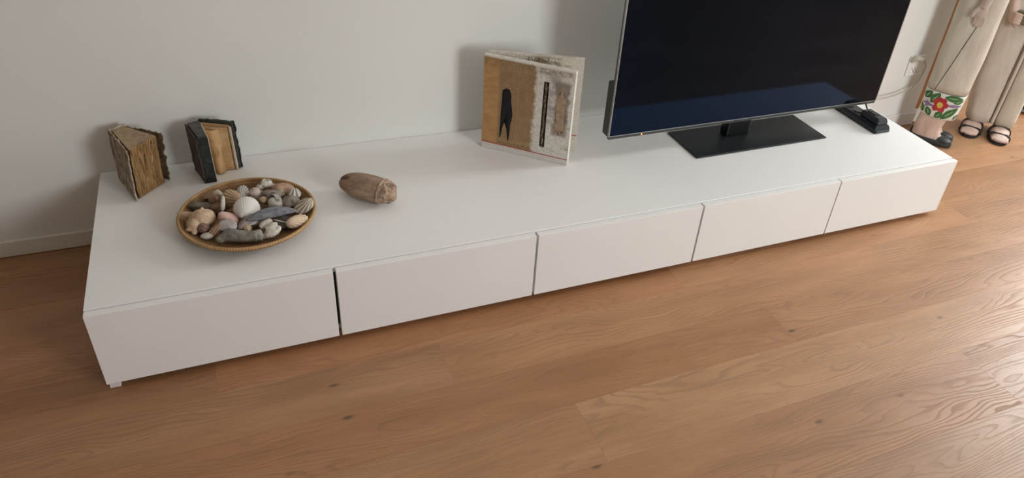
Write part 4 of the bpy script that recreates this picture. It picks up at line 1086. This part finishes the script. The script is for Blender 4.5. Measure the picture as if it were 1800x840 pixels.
for (p, q, wd) in (((-0.078, 0.230), (-0.054, 0.274), 0.013), ((-0.047, 0.218), (-0.018, 0.276), 0.015), ((0.006, 0.262), (0.082, 0.264), 0.014),
                   ((0.020, 0.153), (0.076, 0.218), 0.014), ((-0.006, 0.150), (0.018, 0.190), 0.013), ((-0.054, 0.192), (-0.030, 0.154), 0.012),
                   ((-0.086, 0.200), (-0.066, 0.160), 0.010), ((0.072, 0.156), (0.088, 0.182), 0.007), ((0.050, 0.242), (0.086, 0.256), 0.010)):
    lf = seg2('leaf', p, q, wd, M_GREEN, 0.0011)
    m0 = (p[0] * 0.8 + q[0] * 0.2, p[1] * 0.8 + q[1] * 0.2); m1 = (p[0] * 0.25 + q[0] * 0.75, p[1] * 0.25 + q[1] * 0.75)
    seg2('leaf_vein', m0, m1, 0.0014, M_LGREEN, 0.0016, lf)
FC = (-0.003, 0.219 + ZO)
for a in (62, 8, -58, -128, 150, 108):
    painted('petal', FC[0] + 0.0205 * cos(radians(a)), FC[1] + 0.0225 * sin(radians(a)), 0.0165, 0.0155, radians(a), M_PETAL, 'petal', 0.0018)
painted('flower_centre', FC[0], FC[1], 0.0130, 0.0155, 0.3, M_YEL, 'petal', 0.0026)
ln_ = [on_leg(-0.050 + 0.066 * t, 0.2700 + 0.325 * t, 0.0003) for t in [k / 12 for k in range(13)]]
tube('side_seam', ln_, 0.0014, M_BLK, st, seg=6, sub=3)
tube('band_line', [on_leg(f, 0.2698, 0.0004) for f in [-0.088 + 0.176 * k / 14 for k in range(15)]], 0.0009, M_BLK, st, seg=6, sub=2)
# ankles and feet, one carved mass
def foot_mass(side):
    return [loft(None, [(0.004, 0.012, side, 0.088, 0.030, 2.2), (0.02, 0.010, side, 0.088, 0.031, 2.2), (0.045, -0.012, side, 0.066, 0.030, 2.2), (0.075, -0.020, side, 0.060, 0.031, 2.2), (0.11, -0.014, side, 0.062, 0.033, 2.2), (0.15, -0.008, side, 0.062, 0.034, 2.2)], None, seg=28)]
fused('ankles_and_feet', foot_mass(-0.030) + foot_mass(0.030), M_SKIN, st, 0.005, 8)
for side in (-0.032, 0.032):
    V1, F1 = loft(None, [(0.0008, 0.012, side, 0.098, 0.033, 2.4), (0.008, 0.012, side, 0.102, 0.036, 2.4), (0.020, 0.012, side, 0.100, 0.036, 2.4), (0.030, 0.012, side, 0.098, 0.0355, 2.3)], None, seg=32)
    so = from_data('shoe', V1, F1, M_SHOE, st, smooth=True)
    V1, F1 = loft(None, [(0.026, 0.070, side, 0.041, 0.0345, 2.2), (0.034, 0.068, side, 0.038, 0.032, 2.1), (0.041, 0.064, side, 0.030, 0.026, 2.0), (0.045, 0.060, side, 0.014, 0.012, 2.0)], None, seg=28)
    from_data('toe_cap', V1, F1, M_SHOE, so, smooth=True)
# arm hanging against the trousers with a five-fingered hand
def hand_pieces(o, s=1.0, side=-1):
    # palm and fingers pointing down, lying on the near side; o = wrist point
    ox, oy, oz = o; P = []
    P.append(ellipsoid((ox, oy, oz - 0.035 * s), (0.024 * s, 0.013 * s, 0.042 * s)))
    for k, (fx, ln, r) in enumerate(((0.020, 0.040, 0.0066), (0.008, 0.046, 0.0068), (-0.004, 0.046, 0.0066), (-0.0155, 0.038, 0.0060))):
        b = (ox + fx * s, oy, oz - 0.060 * s)
        P.append(tube(None, [(b[0] * 0.5 + ox * 0.5, oy, oz - 0.045 * s), b, (b[0] + 0.001, oy + 0.001, b[2] - ln * 0.55 * s), (b[0] - 0.002, oy + 0.006, b[2] - ln * s)], [0.0085 * s, r * s, r * 0.95 * s, r * 0.7 * s], None, seg=10, sub=4))
    P.append(tube(None, [(ox - 0.016 * s, oy - 0.003, oz - 0.022 * s), (ox - 0.030 * s, oy - 0.006, oz - 0.045 * s), (ox - 0.032 * s, oy - 0.003, oz - 0.068 * s)], [0.010 * s, 0.0078 * s, 0.0055 * s], None, seg=10, sub=4))
    return P
ay = -0.088
arm = hand_pieces((0.012, ay, 0.702), 1.0) + [tube(None, [(0.012, ay, 0.685), (0.018, ay - 0.004, 0.74), (0.020, ay - 0.012, 0.84), (0.005, ay - 0.016, 0.95), (0.0, ay + 0.01, 1.06)], [0.019, 0.020, 0.027, 0.028, 0.036], None, seg=16, sub=5)]
fused('near_arm', arm, M_SKINH, st, 0.0032, 4)['label'] = 'bare arm and hand hanging down'
arm2 = [(tuple((v[0], -v[1], v[2]) for v in V_), tuple(tuple(reversed(f)) for f in F_)) for V_, F_ in arm]
fused('far_arm', arm2, M_SKINH, st, 0.005, 4)
loft('tunic', [(0.80, 0.003, 0, 0.090, 0.084, 2.4), (0.86, 0.0, 0, 0.082, 0.080, 2.3), (0.95, 0.0, 0, 0.085, 0.088, 2.2), (1.04, 0.0, 0, 0.080, 0.098, 2.2), (1.09, -0.005, 0, 0.060, 0.080, 2.0), (1.115, -0.005, 0, 0.034, 0.036, 2.0)], M_BAND, st, 40)
def head(parent, z0):
    P = [loft(None, [(z0, -0.005, 0, 0.030, 0.030, 2.0), (z0 + 0.05, 0.0, 0, 0.030, 0.030, 2.0)], None, seg=20), ellipsoid((0.008, 0, z0 + 0.115), (0.072, 0.058, 0.085)),
         ellipsoid((0.078, 0, z0 + 0.108), (0.014, 0.010, 0.016)), ellipsoid((0.064, 0, z0 + 0.062), (0.020, 0.022, 0.018)), ellipsoid((0.0, 0.058, z0 + 0.11), (0.014, 0.008, 0.020)), ellipsoid((0.0, -0.058, z0 + 0.11), (0.014, 0.008, 0.020))]
    h_ = fused('head', P, M_SKIN, parent, 0.006, 6)
    V1, F1 = ellipsoid((-0.012, 0, z0 + 0.135), (0.076, 0.066, 0.078)); from_data('hair', V1, F1, M_HAIR, h_, smooth=True)
    for s_ in (-1, 1):
        V1, F1 = ellipsoid((0.072, 0.024 * s_, z0 + 0.124), (0.006, 0.010, 0.005)); from_data('eye', V1, F1, M_BLK, h_, smooth=True)
    V1, F1 = ellipsoid((0.078, 0, z0 + 0.078), (0.006, 0.016, 0.004)); from_data('mouth', V1, F1, M_PETAL, h_, smooth=True)
head(st, 1.10)

# second figure faces the viewer: wide split trousers and strapped sandals
S2 = (3.955, 0.545); A2 = math.atan2(-0.66, -0.75)     # local +x points towards the viewer, +y to the viewer's right
s2 = thing('carved_figure', 'painted wooden figure in plain cream wide trousers and black strap sandals', 'statue', (S2[0], S2[1], 0.0), A2)
def wide_leg(sgn):
    secs = []
    for k in range(17):
        t = k / 16; z = 0.062 + (0.80 - 0.062) * t
        hw = (0.0605 if sgn < 0 else 0.0545) + 0.002 * t
        if sgn < 0: hw += 0.016 * min(1, t / 0.3) + 0.006 * t
        secs.append((z, 0.0 - 0.004 * (1 - t) + (0.004 if sgn < 0 else -0.004), sgn * (hw - 0.0006), 0.082 - 0.006 * t, hw, 3.2))
    secs = [(0.0605, secs[0][1], secs[0][2], 0.070, 0.050, 2.6)] + secs
    return loft('trouser_leg', secs, M_CREAMPAINT, s2, 48, jitter=0.03, seed=sgn * 5)
wide_leg(-1); wide_leg(1)
tube('centre_fold', [(0.068, 0.000, 0.066), (0.072, 0.001, 0.2), (0.072, 0.002, 0.35), (0.070, 0.002, 0.5), (0.068, 0.002, 0.75)], 0.0085, M_CREAMPAINT, s2, seg=8)
def sandal_foot(cy, yaw):
    P = [loft(None, [(0.010, 0.055, 0, 0.090, 0.036, 2.5), (0.026, 0.054, 0, 0.088, 0.037, 2.5), (0.042, 0.040, 0, 0.070, 0.033, 2.3), (0.056, 0.012, 0, 0.048, 0.030, 2.2), (0.075, 0.0, 0, 0.042, 0.030, 2.2)], None, seg=28)]
    for k, (ty, ln, r) in enumerate(((-0.026, 0.144, 0.0105), (-0.012, 0.150, 0.0088), (0.0, 0.149, 0.0084), (0.012, 0.145, 0.0080), (0.024, 0.138, 0.0078))):
        if cy > 0: ty = -ty
        P.append(tube(None, [(0.10, ty, 0.020), (ln - 0.012, ty, 0.021), (ln, ty, 0.017)], [r, r, r * 0.75], None, seg=10, sub=4))
    f_ = fused('foot', P, M_SKIN, s2, 0.0036, 4)
    f_.location = (0.006, cy, 0.0); f_.rotation_euler = (0, 0, yaw); f_.scale = (1.08, 1.20, 1.05)
    V1, F1 = loft(None, [(0.0006, 0.055, 0, 0.100, 0.041, 2.5), (0.009, 0.055, 0, 0.101, 0.042, 2.5)], None, seg=32)
    from_data('sandal_sole', V1, F1, M_STRAP, f_, smooth=False)
    for (x_, top, w_) in ((0.092, 0.041, 0.0415), (0.045, 0.060, 0.0405)):
        V1 = []; F1 = []; ns = 16
        for a_ in range(ns + 1):
            th = pi * a_ / ns; yy = w_ * cos(th); zz = 0.006 + (top - 0.006) * sin(th) ** 0.55
            for (dx, dr) in ((-0.0075, 0), (0.0075, 0), (0.0075, 0.003), (-0.0075, 0.003)):
                V1.append((x_ + dx + 0.012 * sin(th), yy * (1 + dr / w_), zz + dr))
        for a_ in range(ns):
            for q in range(4): F1.append((a_ * 4 + q, a_ * 4 + (q + 1) % 4, (a_ + 1) * 4 + (q + 1) % 4, (a_ + 1) * 4 + q))
        from_data('sandal_strap', V1, F1, M_STRAP, f_)
sandal_foot(-0.068, radians(-8)); sandal_foot(0.056, radians(-2))
# raised hand gripping an olive brown box
HX, HY, HZ = 0.092, -0.110, 0.604
P = [ellipsoid((HX, HY, HZ), (0.026, 0.022, 0.034)), tube(None, [(HX, HY, HZ + 0.01), (HX - 0.02, HY - 0.012, HZ + 0.06), (0.04, -0.150, 0.80), (0.0, -0.150, 0.95), (0.0, -0.11, 1.05)], [0.022, 0.020, 0.026, 0.028, 0.034], None, seg=14, sub=5)]
for k in range(4):
    z_ = HZ + 0.020 - 0.0135 * k
    P.append(tube(None, [(HX + 0.012, HY - 0.004, z_), (HX + 0.034, HY + 0.004, z_), (HX + 0.040, HY + 0.022, z_ - 0.001), (HX + 0.036, HY + 0.034, z_ - 0.002)], [0.0085, 0.0080, 0.0072, 0.0058], None, seg=10, sub=4))
P.append(tube(None, [(HX + 0.004, HY + 0.004, HZ - 0.022), (HX + 0.016, HY + 0.016, HZ - 0.040), (HX + 0.024, HY + 0.030, HZ - 0.044)], [0.010, 0.0078, 0.0055], None, seg=10, sub=4))
fused('near_arm', P, M_SKIN, s2, 0.0034, 4)['label'] = 'pink painted arm with gripping hand'
P2 = [tube(None, [(0.05, 0.09, 0.66), (0.06, 0.13, 0.72), (0.03, 0.155, 0.82), (0.0, 0.15, 0.95), (0.0, 0.11, 1.05)], [0.018, 0.020, 0.026, 0.028, 0.034], None, seg=14, sub=5), ellipsoid((0.06, 0.075, 0.635), (0.022, 0.030, 0.026))]
fused('far_arm', P2, M_SKIN, s2, 0.005, 4)
loft('tunic', [(0.80, 0, 0, 0.085, 0.118, 2.6), (0.90, 0, 0, 0.082, 0.105, 2.4), (1.03, 0, 0, 0.084, 0.115, 2.2), (1.085, -0.005, 0, 0.060, 0.085, 2.0), (1.115, -0.005, 0, 0.034, 0.036, 2.0)], M_CREAMPAINT, s2, 40)
head(s2, 1.10)
M_OLIVE = simple('olive_brown_paint', (0.155, 0.125, 0.08), 0.7, 0.3, 0.12, 40, 0.2)
bx_o = thing('olive_box', 'flat olive brown box held by the wide trousered figure', 'box', (S2[0], S2[1], 0), A2)
box('box_body', (HX - 0.004, HY + 0.012, HZ - 0.030), (HX + 0.024, HY + 0.16, HZ + 0.024), M_OLIVE, bx_o, 0.003)
box('box_lid', (HX - 0.005, HY + 0.011, HZ + 0.0245), (HX + 0.025, HY + 0.161, HZ + 0.031), M_OLIVE, bx_o, 0.002)

# dark planter bowl on the floor at the frame's right edge
pb = thing('planter_bowl', 'dark brown bowl on a grey saucer at the right edge', 'planter', (4.475, 0.70, 0.0), 0)
loft('bowl', [(0.012, 0, 0, 0.075, 0.075, 2), (0.03, 0, 0, 0.098, 0.098, 2), (0.07, 0, 0, 0.115, 0.115, 2), (0.115, 0, 0, 0.118, 0.118, 2), (0.116, 0, 0, 0.108, 0.108, 2), (0.09, 0, 0, 0.10, 0.10, 2)], natural('dark_bowl', (0.05, 0.038, 0.028), (0.09, 0.07, 0.052), (0.14, 0.11, 0.085), 30, 0.7), pb, 40)
loft('saucer', [(0.0006, 0, 0, 0.105, 0.105, 2), (0.006, 0, 0, 0.128, 0.128, 2), (0.018, 0, 0, 0.142, 0.142, 2), (0.019, 0, 0, 0.136, 0.136, 2), (0.0105, 0, 0, 0.11, 0.11, 2)], simple('grey_saucer', (0.30, 0.29, 0.28), 0.6), pb, 40)
